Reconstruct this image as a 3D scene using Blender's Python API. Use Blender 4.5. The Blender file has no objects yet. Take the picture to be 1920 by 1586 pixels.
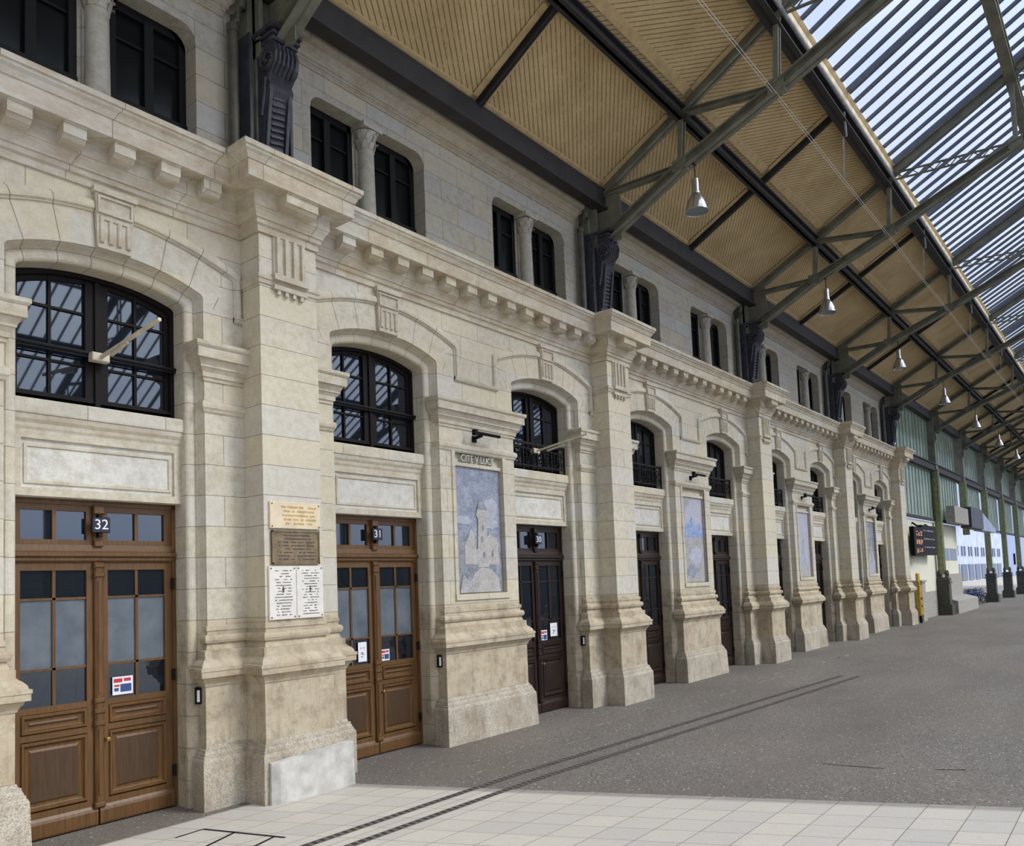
import bpy, math, random
from mathutils import Vector, Matrix
random.seed(7)
COL = bpy.context.scene.collection
PI = math.pi

# ------------------------------------------------------------------ mesh helpers
class MB:
    def __init__(s): s.v = []; s.f = []; s.m = []; s.mi = 0
    def add(s, vs, fs):
        n = len(s.v); s.v += [tuple(a) for a in vs]
        for f in fs: s.f.append([n+i for i in f]); s.m.append(s.mi)
        return s
    def box(s, x0, x1, y0, y1, z0, z1):
        return s.add([(x0,y0,z0),(x1,y0,z0),(x1,y1,z0),(x0,y1,z0),(x0,y0,z1),(x1,y0,z1),(x1,y1,z1),(x0,y1,z1)],
                     [(0,3,2,1),(4,5,6,7),(0,1,5,4),(1,2,6,5),(2,3,7,6),(3,0,4,7)])
    def quad(s, a, b, c, d): return s.add([a,b,c,d], [(0,1,2,3)])
    def cbox(s, x0, x1, y0, y1, z0, z1, b=.01):
        # box whose front (-y) edges are bevelled
        b = min(b, (x1-x0)*.45, (z1-z0)*.45)
        vs = [(x0,y1,z0),(x1,y1,z0),(x1,y1,z1),(x0,y1,z1),
              (x0,y0+b,z0),(x1,y0+b,z0),(x1,y0+b,z1),(x0,y0+b,z1),
              (x0+b,y0,z0+b),(x1-b,y0,z0+b),(x1-b,y0,z1-b),(x0+b,y0,z1-b)]
        fs = [(0,1,2,3)]
        for i in range(4):
            j = (i+1) % 4
            fs += [(4+i,4+j,j,i),(8+i,8+j,4+j,4+i)]
        fs.append((11,10,9,8))
        return s.add(vs, fs)
    def prism(s, poly, axis, a, b, caps=True):
        # poly: 2-D points; axis 'x' -> (y,z), 'y' -> (x,z), 'z' -> (x,y)
        def P(t, p):
            return {'x': (t,p[0],p[1]), 'y': (p[0],t,p[1]), 'z': (p[0],p[1],t)}[axis]
        n = len(poly)
        vs = [P(a,p) for p in poly] + [P(b,p) for p in poly]
        fs = [(i,(i+1)%n,n+(i+1)%n,n+i) for i in range(n)]
        if caps: fs += [tuple(range(n-1,-1,-1)), tuple(range(n,2*n))]
        return s.add(vs, fs)
    def rows(s, rows, closed=False):
        n = len(rows[0]); vs = [p for r in rows for p in r]; fs = []
        for i in range(len(rows)-1):
            for j in range(n if closed else n-1):
                k = (j+1) % n
                fs.append((i*n+j, i*n+k, (i+1)*n+k, (i+1)*n+j))
        return s.add(vs, fs)
    def tube(s, pts, r, seg=8, caps=True):
        pts = [Vector(p) for p in pts]; rs = r if isinstance(r, (list,tuple)) else [r]*len(pts)
        rows = []; up = Vector((0,0,1))
        for i, p in enumerate(pts):
            d = (pts[min(i+1,len(pts)-1)] - pts[max(i-1,0)]).normalized()
            u = up if abs(d.dot(up)) < .95 else Vector((1,0,0))
            a = d.cross(u).normalized(); b = d.cross(a).normalized()
            rows.append([tuple(p + a*math.cos(2*PI*k/seg)*rs[i] + b*math.sin(2*PI*k/seg)*rs[i]) for k in range(seg)])
        s.rows(rows, True)
        if caps:
            s.add(rows[0], [tuple(range(seg))]); s.add(rows[-1], [tuple(range(seg-1,-1,-1))])
        return s
    def lathe(s, prof, c=(0,0,0), seg=20, axis='z'):
        rows = []
        for r, z in prof:
            row = []
            for k in range(seg):
                t = 2*PI*k/seg; x, y = r*math.cos(t), r*math.sin(t)
                row.append((c[0]+x, c[1]+y, c[2]+z) if axis == 'z' else (c[0]+x, c[1]+z, c[2]+y))
            rows.append(row)
        return s.rows(rows, True)
    def beam(s, a, b, w, h, up=(0,0,1)):
        # rectangular bar from a to b, w across, h along 'up'
        a, b = Vector(a), Vector(b); d = (b-a).normalized(); up = Vector(up)
        if abs(d.dot(up)) > .98: up = Vector((0,1,0))
        x = d.cross(up).normalized(); z = x.cross(d).normalized()
        vs = []
        for p in (a, b):
            for sx, sz in ((-1,-1),(1,-1),(1,1),(-1,1)): vs.append(tuple(p + x*sx*w/2 + z*sz*h/2))
        return s.add(vs, [(0,1,2,3),(7,6,5,4),(0,4,5,1),(1,5,6,2),(2,6,7,3),(3,7,4,0)])
    def girder(s, a, b, w, h, t=.025):
        # I-shaped bar: two flanges w wide and a web
        a, b = Vector(a), Vector(b); d = (b-a).normalized(); up = Vector((0,0,1))
        if abs(d.dot(up)) > .98: up = Vector((0,1,0))
        x = d.cross(up).normalized(); z = x.cross(d).normalized()
        s.beam(a+z*(h/2-t/2), b+z*(h/2-t/2), w, t, z); s.beam(a-z*(h/2-t/2), b-z*(h/2-t/2), w, t, z)
        s.beam(a, b, t*1.6, h, z)
        return s
    def sweep(s, path, prof, ends=True):
        # plan path (axis-aligned), outward = right-hand normal when walking +x faces -y
        P = [Vector((p[0],p[1])) for p in path]; N = []
        for i in range(len(P)-1):
            d = (P[i+1]-P[i]).normalized(); N.append(Vector((d.y, -d.x)))
        rows = []
        for d, z in prof:
            row = []
            for i, p in enumerate(P):
                if i == 0: o = N[0]*d
                elif i == len(P)-1: o = N[-1]*d
                else:
                    n1, n2 = N[i-1], N[i]; k = 1 + n1.dot(n2)
                    o = (n1+n2)*(d/k) if k > .01 else n1*d
                row.append((p.x+o.x, p.y+o.y, z))
            rows.append(row)
        s.rows(rows)
        if ends:
            for e in (0, -1):
                col = [r[e] for r in rows]
                bx, by = P[e].x, P[e].y
                vs = col + [(bx,by,col[-1][2]), (bx,by,col[0][2])]
                s.add(vs, [tuple(range(len(vs)))])
        return s
    def build(s, name, mat, parent=None, loc=(0,0,0), smooth=False):
        me = bpy.data.meshes.new(name)
        me.from_pydata([(v[0]-loc[0], v[1]-loc[1], v[2]-loc[2]) for v in s.v], [], s.f)
        for m in (mat if isinstance(mat, (list,tuple)) else [mat]): me.materials.append(m)
        if any(s.m):
            for p, k in zip(me.polygons, s.m): p.material_index = k
        import bmesh
        bm = bmesh.new(); bm.from_mesh(me)
        bmesh.ops.remove_doubles(bm, verts=bm.verts, dist=.0002)
        bmesh.ops.recalc_face_normals(bm, faces=bm.faces)
        bm.to_mesh(me); bm.free()
        if smooth:
            for p in me.polygons: p.use_smooth = True
            try: me.set_sharp_from_angle(angle=math.radians(38))
            except Exception: pass
        o = bpy.data.objects.new(name, me); o.location = loc; COL.objects.link(o)
        if parent: o.parent = parent
        return o

def tag(o, label=None, cat=None, group=None, kind=None):
    if label: o['label'] = label
    if cat: o['category'] = cat
    if group: o['group'] = group
    if kind: o['kind'] = kind
    return o
def empty(name, loc=(0,0,0), **k):
    o = bpy.data.objects.new(name, None); o.location = loc; o.empty_display_size = .2; COL.objects.link(o)
    return tag(o, **k)
def copy_tree(o, parent=None):
    kids = [c for c in COL.objects if c.parent == o]
    c = o.copy(); COL.objects.link(c); c.parent = parent
    for ch in kids: copy_tree(ch, c)
    return c

# ------------------------------------------------------------------ materials
def srgb(r, g, b):
    f = lambda c: (c/255/12.92) if c/255 <= .04045 else ((c/255+.055)/1.055)**2.4
    return (f(r), f(g), f(b), 1)
class NT:
    def __init__(s, name):
        s.mat = bpy.data.materials.new(name); s.mat.use_nodes = True; s.t = s.mat.node_tree; s.t.nodes.clear()
        s.out = s.n('ShaderNodeOutputMaterial'); s.p = s.n('ShaderNodeBsdfPrincipled')
        s.l(s.p.outputs[0], s.out.inputs[0])
    def n(s, k, **a):
        o = s.t.nodes.new(k)
        for q, v in a.items(): setattr(o, q, v)
        return o
    def l(s, a, b): s.t.links.new(a, b)
    def math(s, op, a, b=None, c=None):
        n = s.n('ShaderNodeMath', operation=op)
        for i, x in enumerate((a, b, c)):
            if x is None: continue
            if isinstance(x, (int,float)): n.inputs[i].default_value = x
            else: s.l(x, n.inputs[i])
        return n.outputs[0]
    def noise(s, vec, scale, detail=3, rough=.55):
        n = s.n('ShaderNodeTexNoise'); n.inputs['Scale'].default_value = scale; n.inputs['Detail'].default_value = detail
        n.inputs['Roughness'].default_value = rough
        s.l(vec, n.inputs['Vector']); return n.outputs['Fac']
    def ramp(s, fac, a, b, lo=0., hi=1.):
        m = s.n('ShaderNodeMapRange'); m.inputs[1].default_value = a; m.inputs[2].default_value = b
        m.inputs[3].default_value = lo; m.inputs[4].default_value = hi; s.l(fac, m.inputs[0]); return m.outputs[0]
    def mix(s, f, a, b, mode='MIX'):
        n = s.n('ShaderNodeMix', data_type='RGBA', blend_type=mode)
        for i, x in ((0, f), (6, a), (7, b)):
            if isinstance(x, (int,float)): n.inputs[i].default_value = x
            elif isinstance(x, tuple): n.inputs[i].default_value = x
            else: s.l(x, n.inputs[i])
        return n.outputs[2]
    def pos(s): return s.n('ShaderNodeNewGeometry').outputs['Position']
    def obj(s): return s.n('ShaderNodeTexCoord').outputs['Object']
    def xyz(s, v):
        n = s.n('ShaderNodeSeparateXYZ'); s.l(v, n.inputs[0]); return n.outputs
    def comb(s, x, y, z=0.):
        n = s.n('ShaderNodeCombineXYZ')
        for i, q in enumerate((x, y, z)):
            if isinstance(q, (int,float)): n.inputs[i].default_value = q
            else: s.l(q, n.inputs[i])
        return n.outputs[0]
    def bump(s, h, st=.3, dist=.02):
        b = s.n('ShaderNodeBump'); b.inputs['Strength'].default_value = st; b.inputs['Distance'].default_value = dist
        s.l(h, b.inputs['Height']); s.l(b.outputs[0], s.p.inputs['Normal'])
    def set(s, color=None, rough=.6, metal=0., spec=None, ior=None):
        if color is not None:
            if isinstance(color, tuple): s.p.inputs['Base Color'].default_value = color
            else: s.l(color, s.p.inputs['Base Color'])
        s.p.inputs['Roughness'].default_value = rough; s.p.inputs['Metallic'].default_value = metal
        if spec is not None: s.p.inputs['Specular IOR Level'].default_value = spec
        if ior is not None: s.p.inputs['IOR'].default_value = ior
        return s.mat

S = 4.24; C0 = 4.16; NB = 9                 # door spacing, first door centre, number of doors
DC = [C0 + S*k for k in range(-1, NB)]      # door centres, DC[0] lies left of the frame
PX0 = 6.28                                  # first stone pier
PIERS = [PX0 + 8.48*k for k in range(0, 5)]
FY = -.48                                   # main wall face
AY = -.25                                   # attic wall face
HW = .95                                    # half width of the door openings

def m_stone(name, joints='wall', base=(205,200,187), lower=True, stain=.0, row=.39, phase=3.45, width=.92):
    t = NT(name); P = t.pos(); x, y, z = t.xyz(P)[:3]
    sx = t.math('ADD', x, y)
    vec = t.comb(sx, t.math('SUBTRACT', z, phase))
    if joints:
        br = t.n('ShaderNodeTexBrick'); br.offset = .5; br.squash = 1.
        br.inputs['Scale'].default_value = 1.; br.inputs['Mortar Size'].default_value = .0045; br.inputs['Mortar Smooth'].default_value = .2
        br.inputs['Brick Width'].default_value = width; br.inputs['Row Height'].default_value = row
        br.inputs['Color1'].default_value = (0,0,0,1); br.inputs['Color2'].default_value = (1,1,1,1); br.inputs['Mortar'].default_value = (.5,.5,.5,1)
        t.l(vec, br.inputs['Vector']); mort = br.outputs['Fac']; rnd = t.xyz(br.outputs['Color'])[0]
        if joints == 'wall':
            # voussoir joints radiate around each opening head
            u = t.math('SUBTRACT', t.math('MODULO', t.math('ADD', x, 100*S - C0 + S/2), S), S/2)
            au = t.math('ABSOLUTE', u)
            lim = t.math('SUBTRACT', 7.17, t.math('MULTIPLY', t.math('MULTIPLY', u, u), .12))
            inside = t.math('MULTIPLY', t.math('MULTIPLY', t.math('GREATER_THAN', z, 6.25), t.math('LESS_THAN', z, lim)), t.math('LESS_THAN', au, 1.34))
            ang = t.math('ARCTAN2', u, t.math('SUBTRACT', z, 3.7))
            fr = t.math('PINGPONG', t.math('ADD', ang, .0655), .0655)
            rad = t.math('LESS_THAN', fr, .0016)
            mort = t.math('ADD', t.math('MULTIPLY', mort, t.math('SUBTRACT', 1., inside)), t.math('MULTIPLY', rad, inside))
    n1 = t.noise(P, .7, 4); n2 = t.noise(P, 9, 5, .7); n3 = t.noise(P, 60, 2)
    c = t.mix(t.ramp(n1, .35, .65), srgb(*[v-9 for v in base]), srgb(base[0]+5, base[1]+4, base[2]))
    c = t.mix(t.ramp(n2, .42, .75), c, srgb(base[0]-30, base[1]-35, base[2]-45))
    if joints:
        c = t.mix(t.ramp(rnd, .3, 1, 0, .55), c, srgb(base[0]+10, base[1]+4, base[2]-12))
        c = t.mix(t.ramp(rnd, .3, 0, 0, .5), c, srgb(base[0]+4, base[1]+7, base[2]+14))
    if lower:
        low = t.math('LESS_THAN', z, 2.28)
        c = t.mix(t.math('MULTIPLY', low, .75), c, t.mix(t.ramp(t.noise(P, 2.2, 5, .7), .35, .7), srgb(204,192,166), srgb(176,162,136)))
        grime = t.math('MULTIPLY', t.math('LESS_THAN', z, 2.24), t.ramp(t.noise(P, 3.3, 6, .75), .48, .70, 0, .7))
        c = t.mix(grime, c, srgb(122,110,94))
        run = t.noise(t.comb(t.math('MULTIPLY', sx, 7.), t.math('MULTIPLY', z, .9), 1.3), 1., 5, .7)
        c = t.mix(t.math('MULTIPLY', t.ramp(run, .5, .75, 0, .45), t.math('LESS_THAN', z, 2.24)), c, srgb(104,96,84))
    if stain:
        st = t.noise(t.comb(t.math('MULTIPLY', sx, .9), t.math('MULTIPLY', z, 2.5)), 1.6, 5, .7)
        c = t.mix(t.ramp(st, .42, .66, 0, stain), c, srgb(163,131,96))
    c = t.mix(t.ramp(n3, .3, .7, 0, .16), c, srgb(120,112,98))
    if joints:
        c = t.mix(t.math('MULTIPLY', mort, .7), c, srgb(88,80,68))
        h = t.math('SUBTRACT', t.math('MULTIPLY', n2, .4), mort); t.bump(h, .35, .012)
    else: t.bump(n2, .25, .01)
    return t.set(c, .85, spec=.25)

def m_granite(name='plinth_granite', a=(196,188,172), b=(128,120,108)):
    t = NT(name); P = t.pos()
    v = t.n('ShaderNodeTexVoronoi'); v.inputs['Scale'].default_value = 95; t.l(P, v.inputs['Vector'])
    k = t.xyz(v.outputs['Color'])[0]
    c = t.mix(t.ramp(k, .4, .95, 0, .75), srgb(*a), srgb(*b))
    c = t.mix(t.ramp(t.noise(P, 1.7, 5, .7), .42, .70, 0, .75), c, srgb(142,128,106))
    x, y, z = t.xyz(P)[:3]; c = t.mix(t.ramp(t.noise(t.comb(t.math('MULTIPLY', t.math('ADD', x, y), 5.), z, 0.), 1.3, 5, .75), .5, .75, 0, .6), c, srgb(104,94,80))
    t.bump(k, .12, .006)
    return t.set(c, .8, spec=.3)

def m_plain(name, col, rough=.6, metal=0., var=.12, scale=6, bump=0., spec=None, world=True):
    t = NT(name); P = t.pos() if world else t.obj()
    n = t.noise(P, scale, 4)
    dark = tuple(max(0, c*(1-var*2)) for c in col)
    c = t.mix(t.ramp(n, .35, .7), srgb(*col), srgb(*dark))
    if bump: t.bump(t.noise(P, scale*6, 3), bump, .01)
    return t.set(c, rough, metal, spec)

def m_wood(name, a, b, rough=.45, scale=1.):
    t = NT(name); x, y, z = t.xyz(t.pos())[:3]
    v = t.comb(t.math('MULTIPLY', x, 34*scale), t.math('MULTIPLY', y, 34*scale), t.math('MULTIPLY', z, 2.2*scale))
    g = t.noise(v, 1., 5, .65); g2 = t.noise(t.pos(), 1.3, 3)
    c = t.mix(t.ramp(g, .3, .72), srgb(*a), srgb(*b)); c = t.mix(t.ramp(g2, .4, .7, 0, .4), c, srgb(*b))
    t.bump(g, .15, .004)
    return t.set(c, rough, spec=.4)

def m_ceiling():
    t = NT('ceiling_boards'); x, y, z = t.xyz(t.pos())[:3]
    # diagonal tongue and groove boards; direction flips from one panel row to the next
    row = t.math('GREATER_THAN', y, -2.73)
    sg = t.math('SUBTRACT', t.math('MULTIPLY', row, 2.), 1.)
    sl = t.math('MULTIPLY', y, 1.139)
    d = t.math('ADD', x, t.math('MULTIPLY', t.math('MULTIPLY', sg, sl), -1.3))
    k = t.math('PINGPONG', d, .075)
    line = t.math('LESS_THAN', k, .014)
    n = t.noise(t.pos(), 1.1, 4); nn = t.noise(t.pos(), 14, 4, .7)
    c = t.mix(t.ramp(n, .35, .7), srgb(216,192,146), srgb(192,168,124))
    c = t.mix(t.ramp(nn, .55, .8, 0, .5), c, srgb(128,100,68))
    brk = t.ramp(t.noise(t.comb(t.math('MULTIPLY', x, 3.), t.math('MULTIPLY', z, 3.)), 2.2, 2), .3, .45, .35, 1.)
    c = t.mix(t.math('MULTIPLY', t.math('MULTIPLY', line, .72), brk), c, srgb(70,50,32))
    t.bump(t.math('SUBTRACT', 1., line), .3, .01)
    return t.set(c, .7, spec=.2)

def m_asphalt():
    t = NT('asphalt'); P = t.pos(); x, y, z = t.xyz(P)[:3]
    v = t.n('ShaderNodeTexVoronoi'); v.inputs['Scale'].default_value = 60; t.l(P, v.inputs['Vector'])
    k = t.xyz(v.outputs['Color'])[0]
    big = t.noise(t.comb(t.math('MULTIPLY', x, .35), y), .45, 5, .6)
    c = t.mix(t.ramp(k, .1, .95), srgb(86,82,76), srgb(146,141,133))
    c = t.mix(t.ramp(big, .35, .65, 0, .55), c, srgb(92,87,82))
    c = t.mix(t.ramp(t.noise(P, .33, 4), .45, .7, 0, .45), c, srgb(122,112,102))
    chips = t.math('MULTIPLY', t.math('GREATER_THAN', k, .994), .7)
    c = t.mix(chips, c, srgb(232,228,218))
    # pale worn line and a saw cut running along the platform
    t.bump(k, .4, .01)
    return t.set(c, .82, spec=.35)

def m_tiles():
    t = NT('pavement_tiles'); P = t.pos(); x, y, z = t.xyz(P)[:3]
    xs = t.math('ADD', x, t.math('MULTIPLY', y, .42))
    br = t.n('ShaderNodeTexBrick'); br.offset = 0.; br.squash = 1.
    br.inputs['Scale'].default_value = 1.; br.inputs['Mortar Size'].default_value = .005; br.inputs['Mortar Smooth'].default_value = .2
    br.inputs['Brick Width'].default_value = .42; br.inputs['Row Height'].default_value = .42
    br.inputs['Color1'].default_value = (0,0,0,1); br.inputs['Color2'].default_value = (1,1,1,1)
    t.l(t.comb(t.math('SUBTRACT', xs, 6.30), y), br.inputs['Vector'])
    rnd = t.xyz(br.outputs['Color'])[0]
    c = t.mix(t.ramp(rnd, 0, 1, 0, .8), srgb(204,198,186), srgb(188,184,178))
    band = t.math('GREATER_THAN', xs, 6.33)
    c = t.mix(band, c, srgb(150,146,140))
    c = t.mix(t.ramp(t.noise(P, 5, 5, .7), .45, .75, 0, .35), c, srgb(190,178,160))
    c = t.mix(t.ramp(t.noise(P, 70, 2), .4, .7, 0, .2), c, srgb(150,142,130))
    c = t.mix(t.math('MULTIPLY', br.outputs['Fac'], .8), c, srgb(92,82,70))
    return t.set(c, .75, spec=.3)

def m_glass(name, tint=(22,26,34), rough=.02, ior=1.6, wav=.0):
    t = NT(name)
    if wav:
        t.bump(t.noise(t.pos(), 90, 2), wav, .003)
    t.p.inputs['Specular Tint'].default_value = (.72,.84,1.,1)
    return t.set(srgb(*tint), rough, spec=.5, ior=ior)

def m_frost():
    t = NT('frosted_glass'); P = t.pos(); n = t.noise(P, 3, 4)
    c = t.mix(t.ramp(n, .35, .7), srgb(104,112,120), srgb(78,88,98))
    t.bump(t.noise(P, 120, 2), .25, .003)
    return t.set(c, .32, spec=.5, ior=1.5)

def m_skyglass():
    t = NT('roof_glass')
    tr = t.n('ShaderNodeBsdfTransparent'); P = t.pos(); x, y, z = t.xyz(P)[:3]
    col = t.mix(t.ramp(t.noise(P, .5, 3), .35, .7), (.93,.96,1,1), (.84,.90,1,1))
    t.l(col, tr.inputs[0])
    gl = t.n('ShaderNodeBsdfGlossy'); gl.inputs['Roughness'].default_value = .1
    m = t.n('ShaderNodeMixShader'); m.inputs[0].default_value = .04
    t.l(tr.outputs[0], m.inputs[1]); t.l(gl.outputs[0], m.inputs[2]); t.l(m.outputs[0], t.out.inputs[0])
    return t.mat

def m_mosaic(name, kind=0):
    t = NT(name); P = t.obj()
    v = t.n('ShaderNodeTexVoronoi'); v.inputs['Scale'].default_value = 42; t.l(P, v.inputs['Vector'])
    r = t.xyz(v.outputs['Color'])[0]
    pal = [((116,124,142),(140,148,164)),((176,176,182),(150,156,170)),((182,175,163),(156,154,152)),
           ((104,112,124),(134,138,146)),((146,144,144),(170,167,164)),((110,134,186),(156,172,204)),((188,184,190),(160,164,186))][kind]
    c = t.mix(t.ramp(r, .2, .8), srgb(*pal[0]), srgb(*pal[1]))
    c = t.mix(t.ramp(t.noise(P, 5, 4), .4, .7, 0, .35), c, srgb(200,204,216))
    return t.set(c, .45, spec=.4)

def m_emit(name, col, st):
    t = NT(name); t.p.inputs['Emission Color'].default_value = srgb(*col); t.p.inputs['Emission Strength'].default_value = st
    return t.set(srgb(10,10,12), .6)

M = {}
M['stone'] = m_stone('facade_stone')
M['pier'] = m_stone('pier_stone', 'pier', (208,203,190), width=3.1)
M['attic'] = m_stone('attic_stone', 'attic', (182,180,172), lower=False, phase=8.0, row=.37, width=.85)
M['mould'] = m_stone('carved_stone', None, (207,202,188), lower=True, stain=.30)
M['mould_u'] = m_stone('cornice_stone', 'cornice', (206,201,187), lower=False, stain=.5, row=9., phase=1.5, width=1.25)
M['attic_p'] = m_stone('colonnette_stone', None, (190,188,180), lower=False)
M['attic_m'] = m_stone('attic_cornice_stone', 'cornice', (186,182,172), lower=False, stain=.4, row=9., phase=1.5, width=1.3)
M['granite'] = m_granite()
M['white_stone'] = m_stone('pale_panel_stone', None, (214,213,209), lower=False)
M['white_block'] = m_plain('whitened_block', (205,203,197), .85, var=.09, scale=5, bump=.3)
M['oak'] = m_wood('oak_brown', (116,82,46), (76,55,32), .40)
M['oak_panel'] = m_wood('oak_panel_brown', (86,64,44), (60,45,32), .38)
M['dark_panel'] = m_wood('dark_oak_panel', (52,37,31), (30,21,18), .38)
M['dark_oak'] = m_wood('dark_oak', (52,37,31), (30,21,18), .38)
M['frame'] = m_plain('window_frame_paint', (20,14,14), .6, spec=.2)
M['glass'] = m_glass('window_glass', ior=1.9)
M['glass_up'] = m_glass('attic_glass', (24,26,26), .12, 1.3)
M['frost'] = m_frost()
M['iron'] = m_plain('black_iron', (18,18,20), .6, spec=.25)
M['castiron'] = m_plain('blue_black_cast_iron', (66,68,80), .5, .0, .2, 9, .2)
M['steel'] = m_plain('green_grey_steel', (126,126,110), .55, 0., .12, 3, .1)
M['purlin'] = m_plain('dark_purlin_paint', (50,49,50), .6, 0., .15, 3)
M['zinc'] = m_plain('zinc_pipe', (190,194,200), .35, .4)
M['drain'] = m_plain('downpipe_paint', (86,86,74), .5)
M['board'] = m_ceiling()
M['trimwood'] = m_plain('ceiling_trim_wood', (212,186,138), .7, var=.06)
M['cream'] = m_plain('cream_painted_wood', (232,214,176), .6, var=.05)
M['skyglass'] = m_skyglass()
M['asphalt'] = m_asphalt()
M['tiles'] = m_tiles()
M['alu'] = m_plain('spun_aluminium', (206,208,214), .22, .9, .04)
M['lampglass'] = m_glass('lamp_glass', (90,104,112), .1, 1.5)
M['white'] = m_plain('white_paint', (226,224,218), .5, var=.03)
M['fleck'] = m_plain('worn_road_paint', (168,164,156), .7, var=.1)
M['ivory'] = m_plain('ivory_paint', (214,205,182), .5, var=.06)
M['paper'] = m_plain('paper', (232,232,238), .6, var=.02)
M['red'] = m_plain('sign_red', (186,52,60), .5, var=.03)
M['blue'] = m_plain('sign_blue', (52,76,132), .5, var=.03)
M['plate'] = m_plain('number_plate_enamel', (26,30,46), .3, var=.05)
M['ink'] = m_plain('dark_ink', (70,66,64), .6, var=.05)
M['gilt'] = m_plain('ochre_lettering', (206,172,104), .5, var=.1)
M['cstone'] = m_plain('cream_plaque_stone', (222,206,176), .6, var=.04)
M['bronze'] = m_plain('bronze', (140,122,94), .45, .35, .14, 8)
M['marble'] = m_plain('white_marble', (226,222,214), .4, var=.03)
M['brass'] = m_plain('brass', (170,140,84), .3, .8)
M['yellow'] = m_plain('yellow_paint', (210,170,44), .5)
M['concrete'] = m_plain('grey_concrete', (168,164,156), .8, var=.06)
M['render_white'] = m_plain('white_render', (226,224,204), .8, var=.03)
M['slot'] = m_plain('drain_slot', (58,54,50), .8); M['concrete_d'] = m_plain('drain_channel_concrete', (112,107,101), .85, var=.08)
M['black'] = m_plain('black_casing', (12,12,15), .6, spec=.2)
M['orange_led'] = m_emit('orange_display', (255,178,140), 1.5)
M['white_led'] = m_emit('white_display', (190,200,220), .8)
def m_green():
    t = NT('wired_green_glass'); P = t.pos()
    c = t.mix(t.ramp(t.noise(P, .8, 3), .35, .65), srgb(176,192,180), srgb(136,154,142)); t.set(c, .35)
    tr = t.n('ShaderNodeBsdfTransparent'); tr.inputs[0].default_value = (.75,.86,.82,1)
    m = t.n('ShaderNodeMixShader'); m.inputs[0].default_value = .62
    t.l(tr.outputs[0], m.inputs[1]); t.l(t.p.outputs[0], m.inputs[2]); t.l(m.outputs[0], t.out.inputs[0]); return t.mat
M['greenglass'] = m_green()
M['postgreen'] = m_plain('olive_green_post', (140,147,106), .5)
M['bluegrey'] = m_plain('pale_blue_facade', (168,180,206), .7, var=.1, scale=.5)
for i in range(7): M['mos%d' % i] = m_mosaic('mosaic_tesserae_%d' % i, i)

# ------------------------------------------------------------------ setting: ground
X_END = 150.
g = MB()
g.quad((-30,1.,0),(X_END,1.,0),(X_END,-45,0),(-30,-45,0))
tag(g.build('floor', M['asphalt']), 'grey speckled asphalt concourse floor running along the stone facade', 'floor', kind='structure')
g = MB(); E0 = 6.48
xe = lambda y: E0 - .42*y
g.add([(-12,-.82,.006),(xe(-.82),-.82,.006),(xe(-30),-30,.006),(-12,-30,.006)], [(0,1,2,3)])
tag(g.build('pavement', M['tiles']), 'pale square tiled paving in the foreground with a grey edge band', 'paving', kind='structure')

def drain(pts, name, label):
    b = MB()
    segs = list(zip([q[:2] for q in pts[:-1]], [q[:2] for q in pts[1:]]))
    for p, q in segs:
        p, q = Vector(p), Vector(q); L = (q-p).length; d = (q-p)/L; nrm = Vector((-d.y, d.x))
        n = int(L/.10)
        for i in range(n):
            s0 = p + d*(i*.10); s1 = p + d*(i*.10+.05)
            w = nrm*.040
            b.add([(*c_, .011) for c_ in (s0-w, s1-w, s1+w, s0+w)], [(0,1,2,3)])
    for p, q in segs:
        p, q = Vector(p), Vector(q); d = (q-p).normalized(); w = Vector((-d.y, d.x))*.055
        b.mi = 1; b.add([(*c_, .009) for c_ in (p-w, q-w, q+w, p+w)], [(0,1,2,3)]); b.mi = 0
    return tag(b.build(name, [M['slot'], M['concrete_d']]), label, 'drain')
drain([(2.5,-2.74,0),(8.6,-2.74,0),(20.5,-3.5,0)], 'slot_drain', 'slotted floor drain line nearest the facade')
drain([(2.5,-3.12,0),(8.6,-3.14,0),(20.5,-3.9,0)], 'slot_drain', 'slotted floor drain line farther from the facade, beside the first')
g = MB()
def fline(a, b, w=.03, z=.012):
    a, b = Vector((*a, z)), Vector((*b, z)); d = (b-a).normalized(); n = Vector((-d.y, d.x, 0))*w/2
    g.add([tuple(a-n), tuple(b-n), tuple(b+n), tuple(a+n)], [(0,1,2,3)])
fline((4.74,-1.27),(5.06,-2.33)); fline((4.87,-1.69),(4.2,-1.95)); fline((5.02,-2.2),(4.4,-2.4)); fline((4.74,-1.27),(4.4,-1.3), .02)
tag(g.build('floor_hatch_frame', M['iron']), 'dark metal frame lines of a hatch set in the pale tiles', 'hatch')
g = MB(); fline((11.0,-6.0),(11.1,-6.75), .018, .006); fline((11.35,-7.3),(11.52,-7.62), .02, .006); 
tag(g.build('floor_joint', M['iron']), 'thin dark sawn joint across the asphalt', 'joint')
g = MB()
random.seed(3)
for i in range(60):
    x = random.uniform(8, 26); y = random.choice([-1.5-x*.02, -2.2]) + random.uniform(-.06,.06)
    fline((x,y),(x+random.uniform(.05,.3),y+random.uniform(-.01,.01)), random.uniform(.015,.035), .005)
tag(g.build('floor_paint_traces', M['fleck']), 'worn flecks of white paint on the asphalt near the doors', 'paint', kind='stuff')

# ------------------------------------------------------------------ setting: facade wall
def arch_z(u, half, zs, za, p=2.25):
    return zs + (za-zs)*(1-min(1., abs(u)/half)**p)
def outline(s, z0, n=18, dz=0.):
    half = HW+s; zs = 6.26+.75*s+dz; za = 6.42+1.1*s+dz
    pts = [(-half, z0), (-half, zs-.02)]
    for i in range(n+1):
        u = -half + .03 + (2*half-.06)*i/n
        pts.append((u, arch_z(u, half, zs, za)))
    pts += [(half, zs-.02), (half, z0)]
    return pts

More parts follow.
